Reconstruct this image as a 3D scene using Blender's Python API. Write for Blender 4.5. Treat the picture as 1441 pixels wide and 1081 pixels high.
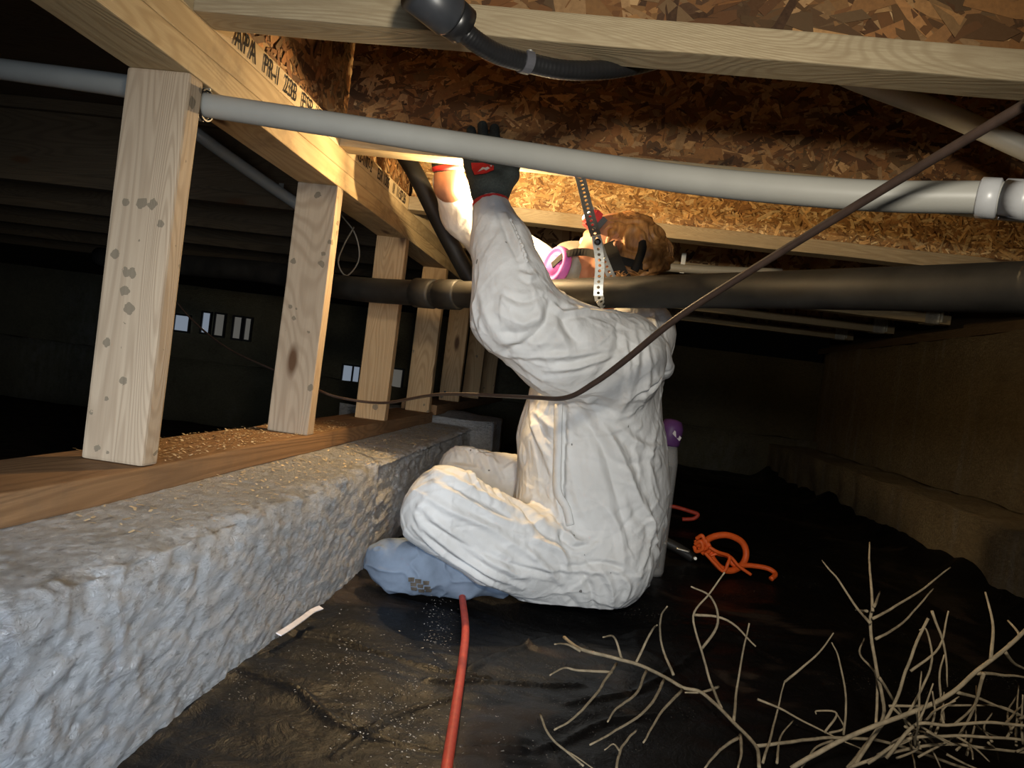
import bpy, bmesh, math, random
import numpy as np
from mathutils import Vector, Matrix
for o in list(bpy.data.objects): bpy.data.objects.remove(o)
SC = bpy.context.scene
COL = SC.collection
rng = np.random.default_rng(7); random.seed(7)

# ------------------------------------------------------------------ camera
W, H, F = 1441, 1081, 1106.2
yaw, pitch, roll = .1028, -.0164, .1276
fw = np.array([-math.sin(yaw)*math.cos(pitch), math.cos(yaw)*math.cos(pitch), math.sin(pitch)])
_r = np.cross(fw, [0, 0, 1]); _r /= np.linalg.norm(_r); _u = np.cross(_r, fw)
CR = math.cos(roll)*_r + math.sin(roll)*_u
CU = -math.sin(roll)*_r + math.cos(roll)*_u
cd = bpy.data.cameras.new('camera'); cam = bpy.data.objects.new('camera', cd); COL.objects.link(cam)
cam.matrix_world = Matrix(((CR[0], CU[0], -fw[0], 0), (CR[1], CU[1], -fw[1], 0), (CR[2], CU[2], -fw[2], 0), (0, 0, 0, 1)))
cd.sensor_width = 36; cd.lens = 36*F/W; cd.clip_start = .02; cd.clip_end = 100
SC.camera = cam
# world: a closed crawl space, almost no ambient light
wd = bpy.data.worlds.new('World'); SC.world = wd; wd.use_nodes = True
wd.node_tree.nodes['Background'].inputs[0].default_value = (.30, .27, .22, 1)
wd.node_tree.nodes['Background'].inputs[1].default_value = .0015
SC.view_settings.view_transform = 'Standard'; SC.view_settings.look = 'None'
SC.view_settings.gamma = 1; SC.view_settings.use_curve_mapping = False
SC.view_settings.exposure = 0.0

def aim(o, target):
    o.rotation_euler = (Vector(target)-o.location).to_track_quat('-Z', 'Y').to_euler()
def spot(name, loc, target, energy, color, size, blend, radius):
    l = bpy.data.lights.new(name, 'SPOT'); l.energy = energy; l.color = color
    l.spot_size = math.radians(size); l.spot_blend = blend; l.shadow_soft_size = radius
    o = bpy.data.objects.new(name, l); COL.objects.link(o); o.location = loc; aim(o, target); return o
# the photographer's own torch, held beside the camera
spot('torch_light', (.09, -.02, .23), (.02, 1.3, .05), 43, (1, .93, .80), 96, 1.0, .04)
# daylight through the access hatch behind the camera, low on the left
al = bpy.data.lights.new('hatch_daylight', 'AREA'); al.energy = 5.0; al.spread = math.radians(64); al.color = (.72, .84, 1); al.shape = 'RECTANGLE'
al.size = .5; al.size_y = .35
ao = bpy.data.objects.new('hatch_daylight', al); COL.objects.link(ao); ao.location = (-.04, -.55, -.06); aim(ao, (-.50, .75, -.33))

# ------------------------------------------------------------------ helpers
def at(x, y, Y=None, Z=None, X=None):
    d = fw + (x-W/2)/F*CR + (H/2-y)/F*CU
    if Y is not None: return d*(Y/d[1])
    if Z is not None: return d*(Z/d[2])
    return d*(X/d[0])
def tag(o, label=None, cat=None, group=None, kind=None):
    if label: o['label'] = label
    if cat: o['category'] = cat
    if group: o['group'] = group
    if kind: o['kind'] = kind
    return o
def mesh(name, V, Fc, mat, parent=None, smooth=False):
    me = bpy.data.meshes.new(name); me.from_pydata([tuple(map(float, v)) for v in V], [], [tuple(map(int, f)) for f in Fc])
    if smooth: me.shade_smooth()
    me.materials.append(mat); me.update()
    o = bpy.data.objects.new(name, me); COL.objects.link(o)
    if parent: o.parent = parent
    return o
def fastmesh(name, V, Q, mat, parent=None, smooth=True):
    V = np.asarray(V, dtype=np.float32); Q = np.asarray(Q, dtype=np.int32)
    me = bpy.data.meshes.new(name); n = Q.shape[1]
    me.vertices.add(len(V)); me.vertices.foreach_set('co', V.ravel())
    me.loops.add(Q.size); me.loops.foreach_set('vertex_index', Q.ravel())
    me.polygons.add(len(Q)); me.polygons.foreach_set('loop_start', np.arange(0, Q.size, n, dtype=np.int32))
    me.update(calc_edges=True); me.validate()
    if smooth: me.shade_smooth()
    me.materials.append(mat)
    o = bpy.data.objects.new(name, me); COL.objects.link(o)
    if parent: o.parent = parent
    return o
def empty(name, loc=(0, 0, 0)):
    o = bpy.data.objects.new(name, None); COL.objects.link(o); o.location = loc; o.empty_display_size = .05; return o
def setcol(o, cols):
    a = o.data.color_attributes.new('Col', 'FLOAT_COLOR', 'POINT')
    c = np.ones((len(o.data.vertices), 4), dtype=np.float32); c[:, :3] = cols; a.data.foreach_set('color', c.ravel())
# value noise ------------------------------------------------------
_T = np.random.default_rng(3).random(4096).astype(np.float32)
def vnoise(P):
    P = np.asarray(P, dtype=np.float64); i = np.floor(P).astype(np.int64); f = P-i; f = f*f*(3-2*f); out = 0
    for dx in (0, 1):
        for dy in (0, 1):
            for dz in (0, 1):
                h = ((i[..., 0]+dx)*73856093 ^ (i[..., 1]+dy)*19349663 ^ (i[..., 2]+dz)*83492791) & 4095
                w = (f[..., 0] if dx else 1-f[..., 0])*(f[..., 1] if dy else 1-f[..., 1])*(f[..., 2] if dz else 1-f[..., 2])
                out = out + w*_T[h]
    return out*2-1
def fbm(P, s, n=3, off=0):
    P = np.asarray(P)*s+off; a = 1; r = 0
    for k in range(n): r = r+a*vnoise(P+k*17.3); P = P*2.03; a *= .5
    return r
# axis-aligned chamfered board, length along local X ---------------------
def board(name, L, Wd, T, mat, M, parent=None, bev=.0025, rough=0.0, seg=1):
    bm = bmesh.new(); bmesh.ops.create_cube(bm, size=1)
    for v in bm.verts: v.co = Vector((v.co.x*L, v.co.y*Wd, v.co.z*T))
    bmesh.ops.bevel(bm, geom=bm.edges[:], offset=bev, segments=2, affect='EDGES', profile=.6)
    if seg > 1:
        for k in range(1, seg):
            bmesh.ops.bisect_plane(bm, geom=bm.verts[:]+bm.edges[:]+bm.faces[:], plane_co=(-L/2+L*k/seg, 0, 0), plane_no=(1, 0, 0))
        if rough:
            P = np.array([v.co[:] for v in bm.verts]); s = sum(map(ord, name))+L*31+M.translation.y*7
            n1 = fbm(P*np.array([1, .3, .3]), 6, 3, s); n2 = fbm(P*np.array([1, .3, .3]), 6, 3, s+50)
            for v, a, b in zip(bm.verts, n1, n2): v.co.y += a*rough; v.co.z += b*rough
    me = bpy.data.meshes.new(name); bm.to_mesh(me); bm.free(); me.materials.append(mat)
    o = bpy.data.objects.new(name, me); COL.objects.link(o); o.matrix_world = M
    if parent: o.parent = parent; o.matrix_parent_inverse = Matrix.Identity(4)
    return o
def MX(x, y, z, axis='X'):     # board frames: length axis
    if axis == 'X': R = Matrix.Identity(3)
    elif axis == 'Y': R = Matrix(((0, -1, 0), (1, 0, 0), (0, 0, 1)))          # L->Y, width->X
    elif axis == 'Z': R = Matrix(((0, 1, 0), (0, 0, 1), (1, 0, 0)))           # L->Z, width->X, thick->Y
    elif axis == 'W': R = Matrix(((1, 0, 0), (0, 0, -1), (0, 1, 0)))          # L->X, width->Z, thick->Y
    elif axis == 'V': R = Matrix(((0, 0, 1), (1, 0, 0), (0, 1, 0)))           # L->Y, width->Z, thick->X
    m = R.to_4x4(); m.translation = (x, y, z); return m
def catmull(P, n=8):
    P = np.array(P, float)
    if len(P) < 3: return np.array([P[0]+(P[-1]-P[0])*t for t in np.linspace(0, 1, n+1)])
    Q = np.vstack([2*P[0]-P[1], P, 2*P[-1]-P[-2]]); out = []
    for i in range(1, len(Q)-2):
        for t in np.linspace(0, 1, n, endpoint=False):
            a, b, c, d = Q[i-1:i+3]
            out.append(.5*((2*b)+(-a+c)*t+(2*a-5*b+4*c-d)*t*t+(-a+3*b-3*c+d)*t**3))
    out.append(P[-1]); return np.array(out)
def frames(P):
    T = np.gradient(P, axis=0); T /= np.linalg.norm(T, axis=1)[:, None]+1e-12
    n = np.cross(T[0], [0, 0, 1.]);
    if np.linalg.norm(n) < .1: n = np.cross(T[0], [0, 1., 0])
    N = []
    for t in T:
        n = n-t*(n@t); n /= np.linalg.norm(n); N.append(n.copy())
    N = np.array(N); return T, N, np.cross(T, N)
def tubegeo(P, r, seg=12, cap=True):
    P = np.asarray(P, float); n = len(P); r = np.broadcast_to(np.asarray(r, float), (n,)) if np.ndim(r) == 0 or len(r) == n else np.interp(np.linspace(0, 1, n), np.linspace(0, 1, len(r)), r)
    T, N, B = frames(P); a = np.arange(seg)*2*np.pi/seg
    V = (P[:, None]+r[:, None, None]*(np.cos(a)[None, :, None]*N[:, None]+np.sin(a)[None, :, None]*B[:, None])).reshape(-1, 3)
    Q = [(i*seg+j, i*seg+(j+1) % seg, (i+1)*seg+(j+1) % seg, (i+1)*seg+j) for i in range(n-1) for j in range(seg)]
    if cap: Q = Q+[tuple(range(seg))[::-1], tuple((n-1)*seg+j for j in range(seg))]
    return V, Q
def tube(name, P, r, mat, parent=None, seg=12, sm=8):
    P = catmull(P, sm) if sm else np.array(P, float)
    V, Q = tubegeo(P, r, seg); o = mesh(name, V, Q, mat, parent, True)
    return o
def join(geos):
    V, Q, k = [], [], 0
    for v, q in geos: V.extend([tuple(x) for x in v]); Q.extend([tuple(i+k for i in f) for f in q]); k += len(v)
    return V, Q
def ribbongeo(P, Nn, w, t):
    P = np.asarray(P, float); n = len(P); Nn = np.broadcast_to(np.asarray(Nn, float), (n, 3)); T = np.gradient(P, axis=0); T /= np.linalg.norm(T, axis=1)[:, None]
    S = np.cross(T, Nn); S /= np.linalg.norm(S, axis=1)[:, None]; Nn = np.cross(S, T); V = []
    for p, s, m in zip(P, S, Nn): V += [p-s*w/2-m*t/2, p+s*w/2-m*t/2, p+s*w/2+m*t/2, p-s*w/2+m*t/2]
    Q = [(i*4+j, i*4+(j+1) % 4, i*4+4+(j+1) % 4, i*4+4+j) for i in range(n-1) for j in range(4)]
    return V, Q+[(3, 2, 1, 0), tuple(4*(n-1)+j for j in range(4))]
def boxgeo(c, s):
    c = np.array(c); s = np.array(s)/2
    V = [c+s*np.array((a, b, d)) for a in (-1, 1) for b in (-1, 1) for d in (-1, 1)]
    return V, [(0, 1, 3, 2), (4, 6, 7, 5), (0, 4, 5, 1), (2, 3, 7, 6), (0, 2, 6, 4), (1, 5, 7, 3)]
def lathegeo(prof, c, ax, seg=28):
    ax = np.array(ax, float); ax /= np.linalg.norm(ax); a = np.cross(ax, [0, 0, 1.]);
    if np.linalg.norm(a) < .1: a = np.cross(ax, [1., 0, 0])
    a /= np.linalg.norm(a); b = np.cross(ax, a); V = []
    for r, h in prof:
        for k in range(seg):
            t = 2*np.pi*k/seg; V.append(np.array(c)+ax*h+r*(np.cos(t)*a+np.sin(t)*b))
    n = len(prof); Q = [(i*seg+j, i*seg+(j+1) % seg, (i+1)*seg+(j+1) % seg, (i+1)*seg+j) for i in range(n-1) for j in range(seg)]
    return V, Q+[tuple(range(seg))[::-1], tuple((n-1)*seg+j for j in range(seg))]
# signed distance surfaces ---------------------------------------------------
def smin(a, b, k): h = np.clip(.5+.5*(b-a)/k, 0, 1); return b*(1-h)+a*h-k*h*(1-h)
def sdf_grid(prims, res, pad=.03):
    """prims: (a, b, ra, rb, k, ysc) round cones, ysc = stretch in world Y"""
    lo = np.min([np.minimum(np.array(p[0])-p[2]*np.array([1, p[5], 1]), np.array(p[1])-p[3]*np.array([1, p[5], 1])) for p in prims], 0)-pad
    hi = np.max([np.maximum(np.array(p[0])+p[2]*np.array([1, p[5], 1]), np.array(p[1])+p[3]*np.array([1, p[5], 1])) for p in prims], 0)+pad
    n = np.ceil((hi-lo)/res).astype(int)+1; V = np.full(n, .1, np.float32)
    ax = [lo[i]+res*np.arange(n[i]) for i in range(3)]
    for a, b, ra, rb, k, ys in prims:
        a = np.array(a, float); b = np.array(b, float); R = max(ra, rb)+.06
        l = np.clip(np.floor((np.minimum(a, b)-R*np.array([1, ys, 1])-lo)/res).astype(int), 0, n-1); h = np.clip(np.ceil((np.maximum(a, b)+R*np.array([1, ys, 1])-lo)/res).astype(int)+1, 1, n)
        X, Y, Z = np.meshgrid(ax[0][l[0]:h[0]], ax[1][l[1]:h[1]], ax[2][l[2]:h[2]], indexing='ij')
        c = (a[1]+b[1])/2; A = a.copy(); B = b.copy(); A[1] = (a[1]-c)/ys; B[1] = (b[1]-c)/ys; Yc = (Y-c)/ys
        d = B-A; L2 = d@d+1e-9
        t = np.clip(((X-A[0])*d[0]+(Yc-A[1])*d[1]+(Z-A[2])*d[2])/L2, 0, 1)
        D = np.sqrt((X-A[0]-t*d[0])**2+(Yc-A[1]-t*d[1])**2+(Z-A[2]-t*d[2])**2)-(ra+(rb-ra)*t)
        s = V[l[0]:h[0], l[1]:h[1], l[2]:h[2]]
        if k < 0: V[l[0]:h[0], l[1]:h[1], l[2]:h[2]] = -smin(-s, D, -k)
        else: V[l[0]:h[0], l[1]:h[1], l[2]:h[2]] = smin(s, D, k)
    return V, lo, res
def surfnets(V, lo, res):
    s = V < 0; nx, ny, nz = V.shape
    cnt = np.zeros((nx-1, ny-1, nz-1), np.int8)
    for a in (0, 1):
        for b in (0, 1):
            for c in (0, 1): cnt += s[a:nx-1+a, b:ny-1+b, c:nz-1+c]
    act = (cnt > 0) & (cnt < 8); I = np.argwhere(act); idx = -np.ones(act.shape, np.int64); idx[act] = np.arange(len(I))
    P = np.zeros((len(I), 3)); m = np.zeros(len(I)); cs = [(a, b, c) for a in (0, 1) for b in (0, 1) for c in (0, 1)]
    g = {c: V[I[:, 0]+c[0], I[:, 1]+c[1], I[:, 2]+c[2]] for c in cs}
    for i, c in enumerate(cs):
        for d in cs[i+1:]:
            if sum(abs(c[q]-d[q]) for q in range(3)) != 1: continue
            k = (g[c] < 0) != (g[d] < 0); t = g[c][k]/(g[c][k]-g[d][k])
            P[k] += np.array(c)+t[:, None]*(np.array(d)-np.array(c)); m[k] += 1
    P = (P/m[:, None]+I)*res+lo; Q = []
    for ax in range(3):
        sl0 = [slice(None)]*3; sl1 = [slice(None)]*3; sl0[ax] = slice(0, -1); sl1[ax] = slice(1, None)
        E = np.argwhere(s[tuple(sl0)] != s[tuple(sl1)]); b, c = (ax+1) % 3, (ax+2) % 3
        ok = (E[:, b] > 0) & (E[:, c] > 0) & (E[:, b] < act.shape[b]) & (E[:, c] < act.shape[c]); E = E[ok]
        def ix(db, dc):
            J = E.copy(); J[:, b] -= db; J[:, c] -= dc; return idx[J[:, 0], J[:, 1], J[:, 2]]
        q = np.stack([ix(0, 0), ix(1, 0), ix(1, 1), ix(0, 1)], 1); f = s[E[:, 0], E[:, 1], E[:, 2]]
        q[~f] = q[~f][:, ::-1]; Q.append(q)
    return P, np.vstack(Q)
def relax(P, Q, it=2, w=.5):
    n = len(P); E = np.vstack([Q[:, [0, 1]], Q[:, [1, 2]], Q[:, [2, 3]], Q[:, [3, 0]]])
    for _ in range(it):
        A = np.zeros_like(P); c = np.zeros(n)
        for a, b in ((0, 1), (1, 0)):
            for k in range(3): A[:, k] += np.bincount(E[:, a], P[E[:, b], k], n)
            c += np.bincount(E[:, a], minlength=n)
        P = P*(1-w)+w*A/np.maximum(c, 1)[:, None]
    return P
def normals(P, Q):
    fn = np.cross(P[Q[:, 2]]-P[Q[:, 0]], P[Q[:, 3]]-P[Q[:, 1]]); N = np.zeros_like(P)
    for j in range(4):
        for k in range(3): N[:, k] += np.bincount(Q[:, j], fn[:, k], len(P))
    return N/(np.linalg.norm(N, axis=1)[:, None]+1e-12)
def refine(P, Q):
    E = np.sort(np.vstack([Q[:, [0, 1]], Q[:, [1, 2]], Q[:, [2, 3]], Q[:, [3, 0]]]), 1)
    U, inv = np.unique(E, axis=0, return_inverse=True); inv = inv.reshape(-1); nq = len(Q); n = len(P)
    em = (P[U[:, 0]]+P[U[:, 1]])/2; fc = P[Q].mean(1); e = n+inv.reshape(4, nq).T; f = n+len(U)+np.arange(nq)
    P2 = np.vstack([P, em, fc]); Q2 = np.vstack([np.stack([Q[:, j], e[:, j], f, e[:, (j-1) % 4]], 1) for j in range(4)])
    return P2, Q2

# ------------------------------------------------------------------ materials
def newmat(name, rough=.7, spec=.3):
    m = bpy.data.materials.new(name); m.use_nodes = True; nt = m.node_tree; b = nt.nodes['Principled BSDF']
    b.inputs['Roughness'].default_value = rough; b.inputs['Specular IOR Level'].default_value = spec
    return m, nt, b
class NB:
    def __init__(s, nt): s.nt = nt; s.tc = nt.nodes.new('ShaderNodeTexCoord')
    def n(s, t, **kw):
        x = s.nt.nodes.new(t)
        for k, v in kw.items(): setattr(x, k, v)
        return x
    def l(s, a, b): s.nt.links.new(a, b)
    def map(s, scale=(1, 1, 1), src=None, loc=None, rot=(0, 0, 0)):
        m = s.n('ShaderNodeMapping'); m.inputs['Scale'].default_value = scale; m.inputs['Rotation'].default_value = rot; s.l(src or s.tc.outputs['Object'], m.inputs['Vector'])
        if loc is not None:
            a = s.n('ShaderNodeVectorMath', operation='ADD'); s.l(m.outputs[0], a.inputs[0]); s.l(loc, a.inputs[1]); return a.outputs[0]
        return m.outputs[0]
    def noise(s, vec, scale=1, detail=4, rough=.55, dist=0):
        x = s.n('ShaderNodeTexNoise'); s.l(vec, x.inputs['Vector']); x.inputs['Scale'].default_value = scale; x.inputs['Detail'].default_value = detail
        x.inputs['Roughness'].default_value = rough; x.inputs['Distortion'].default_value = dist; return x.outputs['Fac']
    def ramp(s, fac, stops):
        x = s.n('ShaderNodeValToRGB'); s.l(fac, x.inputs[0]); e = x.color_ramp.elements
        while len(e) < len(stops): e.new(.5)
        for a, (p, c) in zip(e, stops): a.position = p; a.color = (*c, 1) if len(c) == 3 else c
        return x.outputs[0]
    def g(s, fac, a, b, v0=0, v1=1): return s.ramp(fac, [(a, (v0,)*3), (b, (v1,)*3)])
    def mix(s, fac, a, b, mode='MIX'):
        x = s.n('ShaderNodeMix', data_type='RGBA', blend_type=mode); ins = [i for i in x.inputs]
        for val, i in ((fac, 0), (a, 6), (b, 7)):
            if isinstance(val, (int, float)): x.inputs[i].default_value = val
            elif isinstance(val, tuple): x.inputs[i].default_value = (*val, 1)
            else: s.l(val, x.inputs[i])
        return x.outputs[2]
    def math(s, op, a, b=0.):
        x = s.n('ShaderNodeMath', operation=op)
        for i, v in enumerate((a, b)):
            if isinstance(v, (int, float)): x.inputs[i].default_value = v
            else: s.l(v, x.inputs[i])
        return x.outputs[0]
    def vor(s, vec, scale, feat='F1'):
        x = s.n('ShaderNodeTexVoronoi', feature=feat); s.l(vec, x.inputs['Vector']); x.inputs['Scale'].default_value = scale; return x
    def bump(s, h, strength, dist, b):
        x = s.n('ShaderNodeBump'); x.inputs['Strength'].default_value = strength; x.inputs['Distance'].default_value = dist
        s.l(h, x.inputs['Height']); s.l(x.outputs[0], b.inputs['Normal'])
def wood(name, light, dark, knots=True, spots=0.0, grain=1.0, rough=.75, grime=0.0, coarse=0):
    m, nt, b = newmat(name, rough, .25); N = NB(nt)
    oi = N.n('ShaderNodeObjectInfo'); rn = N.n('ShaderNodeVectorMath', operation='SCALE'); cx = N.n('ShaderNodeCombineXYZ')
    for i in range(3): N.l(oi.outputs['Random'], cx.inputs[i])
    N.l(cx.outputs[0], rn.inputs[0]); rn.inputs['Scale'].default_value = 37.; R = rn.outputs[0]
    v = N.map((1.1, 9, 9), loc=R); big = N.noise(v, 1, 1, .5, .9)
    bands = N.math('SINE', N.math('MULTIPLY', big, 170*grain)); bands = N.g(N.math('ADD', N.math('MULTIPLY', bands, .5), .5), .35, 1.0)
    fib = N.noise(N.map((6, 230, 230), loc=R), 1, 3, .6); blot = N.noise(N.map((2.2, 6, 6), loc=R), 1, 4)
    c = N.mix(N.math('MULTIPLY', bands, .55), light, dark); c = N.mix(N.g(fib, .4, .7, 0, .35), c, dark)
    if coarse: cs = N.noise(N.map((25, 400, 400), loc=R), 1, 4, .7); c = N.mix(N.g(cs, .42, .62, 0, .55), c, dark)
    c = N.mix(N.g(blot, .35, .7, 0, .5), c, tuple(x*.72 for x in light))
    if knots:
        k = N.vor(N.map((3.1, 9, 9), loc=R), 1.); kf = N.g(k.outputs['Distance'], .07, .14, 1, 0); c = N.mix(kf, c, (.10, .05, .022))
    if spots:
        k = N.vor(N.map((42, 46, 46), loc=R), 1.); sep = N.n('ShaderNodeSeparateColor'); N.l(k.outputs['Color'], sep.inputs[0])
        ds = N.math('ADD', k.outputs['Distance'], N.math('MULTIPLY', N.noise(N.map((140, 110, 110)), 1, 3), .42))
        thr = N.g(sep.outputs[0], 1-spots, 1, 0, 1); sf = N.math('MULTIPLY', N.math('GREATER_THAN', N.math('MULTIPLY', thr, .60), ds), .8); c = N.mix(sf, c, (.15, .12, .08))
    if grime:
        gn = N.noise(N.map((5, 5, 5), loc=R), 1, 6, .7); c = N.mix(N.g(gn, .5, .62, 0, grime), c, (.10, .07, .045))
    N.l(c, b.inputs['Base Color']); N.bump(N.math('ADD', N.math('MULTIPLY', fib, .8), N.math('MULTIPLY', bands, .5)), .5, .0009, b); return m
def flat(name, col, rough=.6, spec=.3, metal=0., nz=.12, ns=60, bump=.0):
    m, nt, b = newmat(name, rough, spec); N = NB(nt); n = N.noise(N.map((ns,)*3), 1, 4)
    N.l(N.mix(N.g(n, .3, .7), tuple(c*(1-nz) for c in col), tuple(min(1, c*(1+nz)) for c in col)), b.inputs['Base Color']); b.inputs['Metallic'].default_value = metal
    if bump: N.bump(n, .6, bump, b)
    return m
M = {}
M['stud'] = wood('stud_wood', (.44, .335, .225), (.26, .18, .11), spots=.55)
M['stud2'] = wood('stud_wood_warm', (.52, .34, .17), (.29, .16, .07), spots=.12)
M['plate'] = wood('plate_wood', (.56, .41, .22), (.36, .23, .10), grain=.7, grime=.35)
M['sill'] = wood('treated_sill_wood', (.28, .155, .07), (.14, .07, .028), knots=False, grain=.8, grime=.25)
M['flange'] = wood('flange_wood', (.44, .36, .23), (.27, .20, .115), grain=1.6, coarse=1)
M['shadewood'] = wood('wood_in_shade', (.13, .09, .05), (.07, .045, .025), grain=1.)  # wood darkened so the unlit background's shade sits in its colour
M['rimflange'] = wood('rim_flange_wood', (.62, .47, .27), (.45, .31, .15), knots=False, grain=.3)
def flake_mat():
    m, nt, b = newmat('osb_flake', .7, .3); N = NB(nt); a = N.n('ShaderNodeAttribute', attribute_name='Col')
    n = N.noise(N.map((180, 180, 180)), 1, 3); N.l(N.mix(N.g(n, .25, .75, 0, .45), a.outputs['Color'], (.10, .05, .02)), b.inputs['Base Color']); N.bump(n, .4, .0006, b); return m
M['flake'] = flake_mat()
def osb_mat():
    m, nt, b = newmat('osb_board', .75, .25); N = NB(nt)
    w = N.noise(N.map((6, 6, 6)), 1, 2); k1 = N.vor(N.map((14, 46, 46)), 1.); k2 = N.vor(N.map((46, 14, 46), rot=(.3, .2, .6)), 1.)
    s1 = N.n('ShaderNodeSeparateColor'); N.l(k1.outputs['Color'], s1.inputs[0]); s2 = N.n('ShaderNodeSeparateColor'); N.l(k2.outputs['Color'], s2.inputs[0])
    f = N.mix(N.g(w, .48, .52), s1.outputs[0], s2.outputs[0]); N.l(N.ramp(f, [(0, (.14, .07, .03)), (.5, (.36, .21, .09)), (1, (.5, .33, .16))]), b.inputs['Base Color']); return m
M['osb'] = osb_mat()
def concrete(name, a, bcol, eff=.5):
    m, nt, b = newmat(name, .9, .2); N = NB(nt); n1 = N.noise(N.map((5, 5, 5)), 1, 8, .65); n2 = N.noise(N.map((60, 30, 90)), 1, 6, .7)
    c = N.ramp(n1, [(.3, bcol), (.7, a)]); c = N.mix(N.g(n2, .35, .75, 0, .5), c, tuple(min(1, x*1.5) for x in a))
    st = N.noise(N.map((1, 13, .9)), 1, 3, .5); st2 = N.noise(N.map((30, 30, 12)), 1, 4)
    c = N.mix(N.math('MULTIPLY', N.g(st, .55, .66, 0, eff), N.g(st2, .35, .6)), c, (.80, .83, .90))
    pit = N.vor(N.map((70, 50, 90)), 1.); c = N.mix(N.g(pit.outputs['Distance'], .03, .12, .5, 0), c, (.09, .075, .06))
    dk = N.noise(N.map((70, 30, 120), rot=(.45, 0, 0)), 1, 6, .75); c = N.mix(N.g(dk, .54, .64, 0, .42), c, (.15, .13, .11))
    N.l(c, b.inputs['Base Color']); N.bump(N.math('ADD', N.math('MULTIPLY', N.noise(N.map((90, 55, 120), rot=(.45, 0, 0)), 1, 7, .78, .8), 2.2), N.math('MULTIPLY', N.noise(N.map((230, 160, 260)), 1, 4, .7), .4)), 1, .013, b); return m
M['conc'] = concrete('concrete_grey', (.74, .72, .69), (.50, .47, .43), .8)
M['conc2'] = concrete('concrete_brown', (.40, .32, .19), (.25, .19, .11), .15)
M['conc3'] = concrete('concrete_far', (.20, .18, .11), (.13, .11, .065), .1)  # right wall's concrete darkened, shade of the far end put into the colour
def plastic_sheet():
    m, nt, b = newmat('black_polythene', .5, .2); N = NB(nt); n = N.noise(N.map((7, 7, 7)), 1, 6, .7, .4); d = N.noise(N.map((260, 260, 260)), 1, 2)
    sp = N.vor(N.map((150, 150, 150)), 1.); pn = N.noise(N.map((3.5, 3.5, 3.5)), 1, 4, .6); patch = N.g(pn, .5, .66)
    c = N.mix(N.g(n, .55, .85, 0, .35), (.0040, .0038, .0040), (.016, .015, .014))
    dots = N.math('MULTIPLY', N.g(sp.outputs['Distance'], .10, .17, 1, 0), patch); c = N.mix(dots, c, (.36, .33, .29))
    mp = N.noise(N.map((4.5, 4.5, 4.5), rot=(0, 0, .5)), 1, 3, .5, .6); c = N.mix(N.g(mp, .60, .66, 0, .6), c, (.055, .038, .027))
    N.l(c, b.inputs['Base Color']); N.l(N.math('ADD', N.g(n, .4, .75, .38, .65), N.math('MULTIPLY', dots, .3)), b.inputs['Roughness'])
    N.bump(N.math('ADD', N.math('ADD', N.noise(N.map((30, 22, 28)), 1, 5, .65, 1.2), N.math('MULTIPLY', N.noise(N.map((130, 110, 120)), 1, 3, .6), .3)), N.math('MULTIPLY', dots, .3)), .45, .006, b); return m
M['sheet'] = plastic_sheet()
M['soil'] = flat('dark_soil', (.06, .045, .03), .95, .1, nz=.4, ns=20, bump=.01)
M['pvc'] = flat('white_pvc', (.29, .285, .255), .42, .4, nz=.06, ns=12)
M['pvc2'] = flat('pvc_coupling', (.38, .385, .39), .35, .5, nz=.04)
M['abs'] = flat('black_abs', (.016, .014, .011), .55, .28, nz=.5, ns=14)
M['conduit'] = flat('black_conduit', (.014, .014, .015), .33, .5)
M['fitting'] = flat('grey_fitting', (.035, .038, .044), .4, .5)
M['clamp'] = flat('grey_clamp', (.12, .12, .135), .4, .5, .3)
M['galv'] = flat('galvanised_steel', (.50, .49, .44), .42, .5, .75, nz=.2)
M['cable'] = flat('brown_cable', (.040, .025, .019), .5, .4, nz=.2)
M['thinwire'] = flat('grey_wire', (.17, .15, .12), .5, .4)
M['redcord'] = flat('red_cord', (.55, .065, .035), .5, .4, nz=.15)
M['orange'] = flat('orange_cord', (.85, .13, .02), .5, .4, nz=.1)
M['skin'] = flat('skin', (.36, .165, .095), .55, .35, nz=.08, ns=40, bump=.0006)
M['glove'] = flat('dark_knit_glove', (.040, .048, .046), .85, .2, nz=.25, ns=300, bump=.001)
M['redtrim'] = flat('red_trim', (.50, .03, .03), .7, .3)
M['logo'] = flat('red_rubber_badge', (.50, .03, .025), .45, .4)
M['white'] = flat('white_print', (.72, .66, .64), .6, .3)
M['mask'] = flat('grey_silicone', (.20, .19, .155), .5, .4)
M['pink'] = flat('pink_filter', (.42, .10, .36), .5, .35)
M['purple'] = flat('purple_plastic', (.10, .035, .13), .5, .35)
M['strap'] = flat('black_strap', (.014, .013, .012), .8, .2)
M['shoe'] = flat('blue_grey_boot_cover', (.17, .21, .27), .85, .2, nz=.2, ns=18, bump=.002)
M['mud'] = flat('mud_marks', (.09, .075, .06), .9, .1, nz=.5)
M['ink'] = flat('black_ink', (.018, .015, .014), .8, .1)
M['twig'] = flat('dry_twig', (.30, .24, .155), .8, .2, nz=.3, ns=90, bump=.0005)
M['chip'] = flat('wood_chip', (.52, .40, .24), .85, .2, nz=.3)
M['dark'] = flat('dark_plastic', (.02, .02, .02), .4, .5)
M['eye'] = flat('eye_white', (.7, .68, .64), .25, .5); M['iris'] = flat('dark_iris', (.05, .04, .03), .2, .6)
def hair_mat():
    m, nt, b = newmat('ginger_hair', .5, .4); N = NB(nt); n = N.noise(N.map((90, 90, 25)), 1, 4)
    N.l(N.ramp(n, [(.3, (.17, .065, .018)), (.7, (.50, .25, .08))]), b.inputs['Base Color']); N.bump(n, .7, .002, b); return m
M['hair'] = hair_mat()
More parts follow.
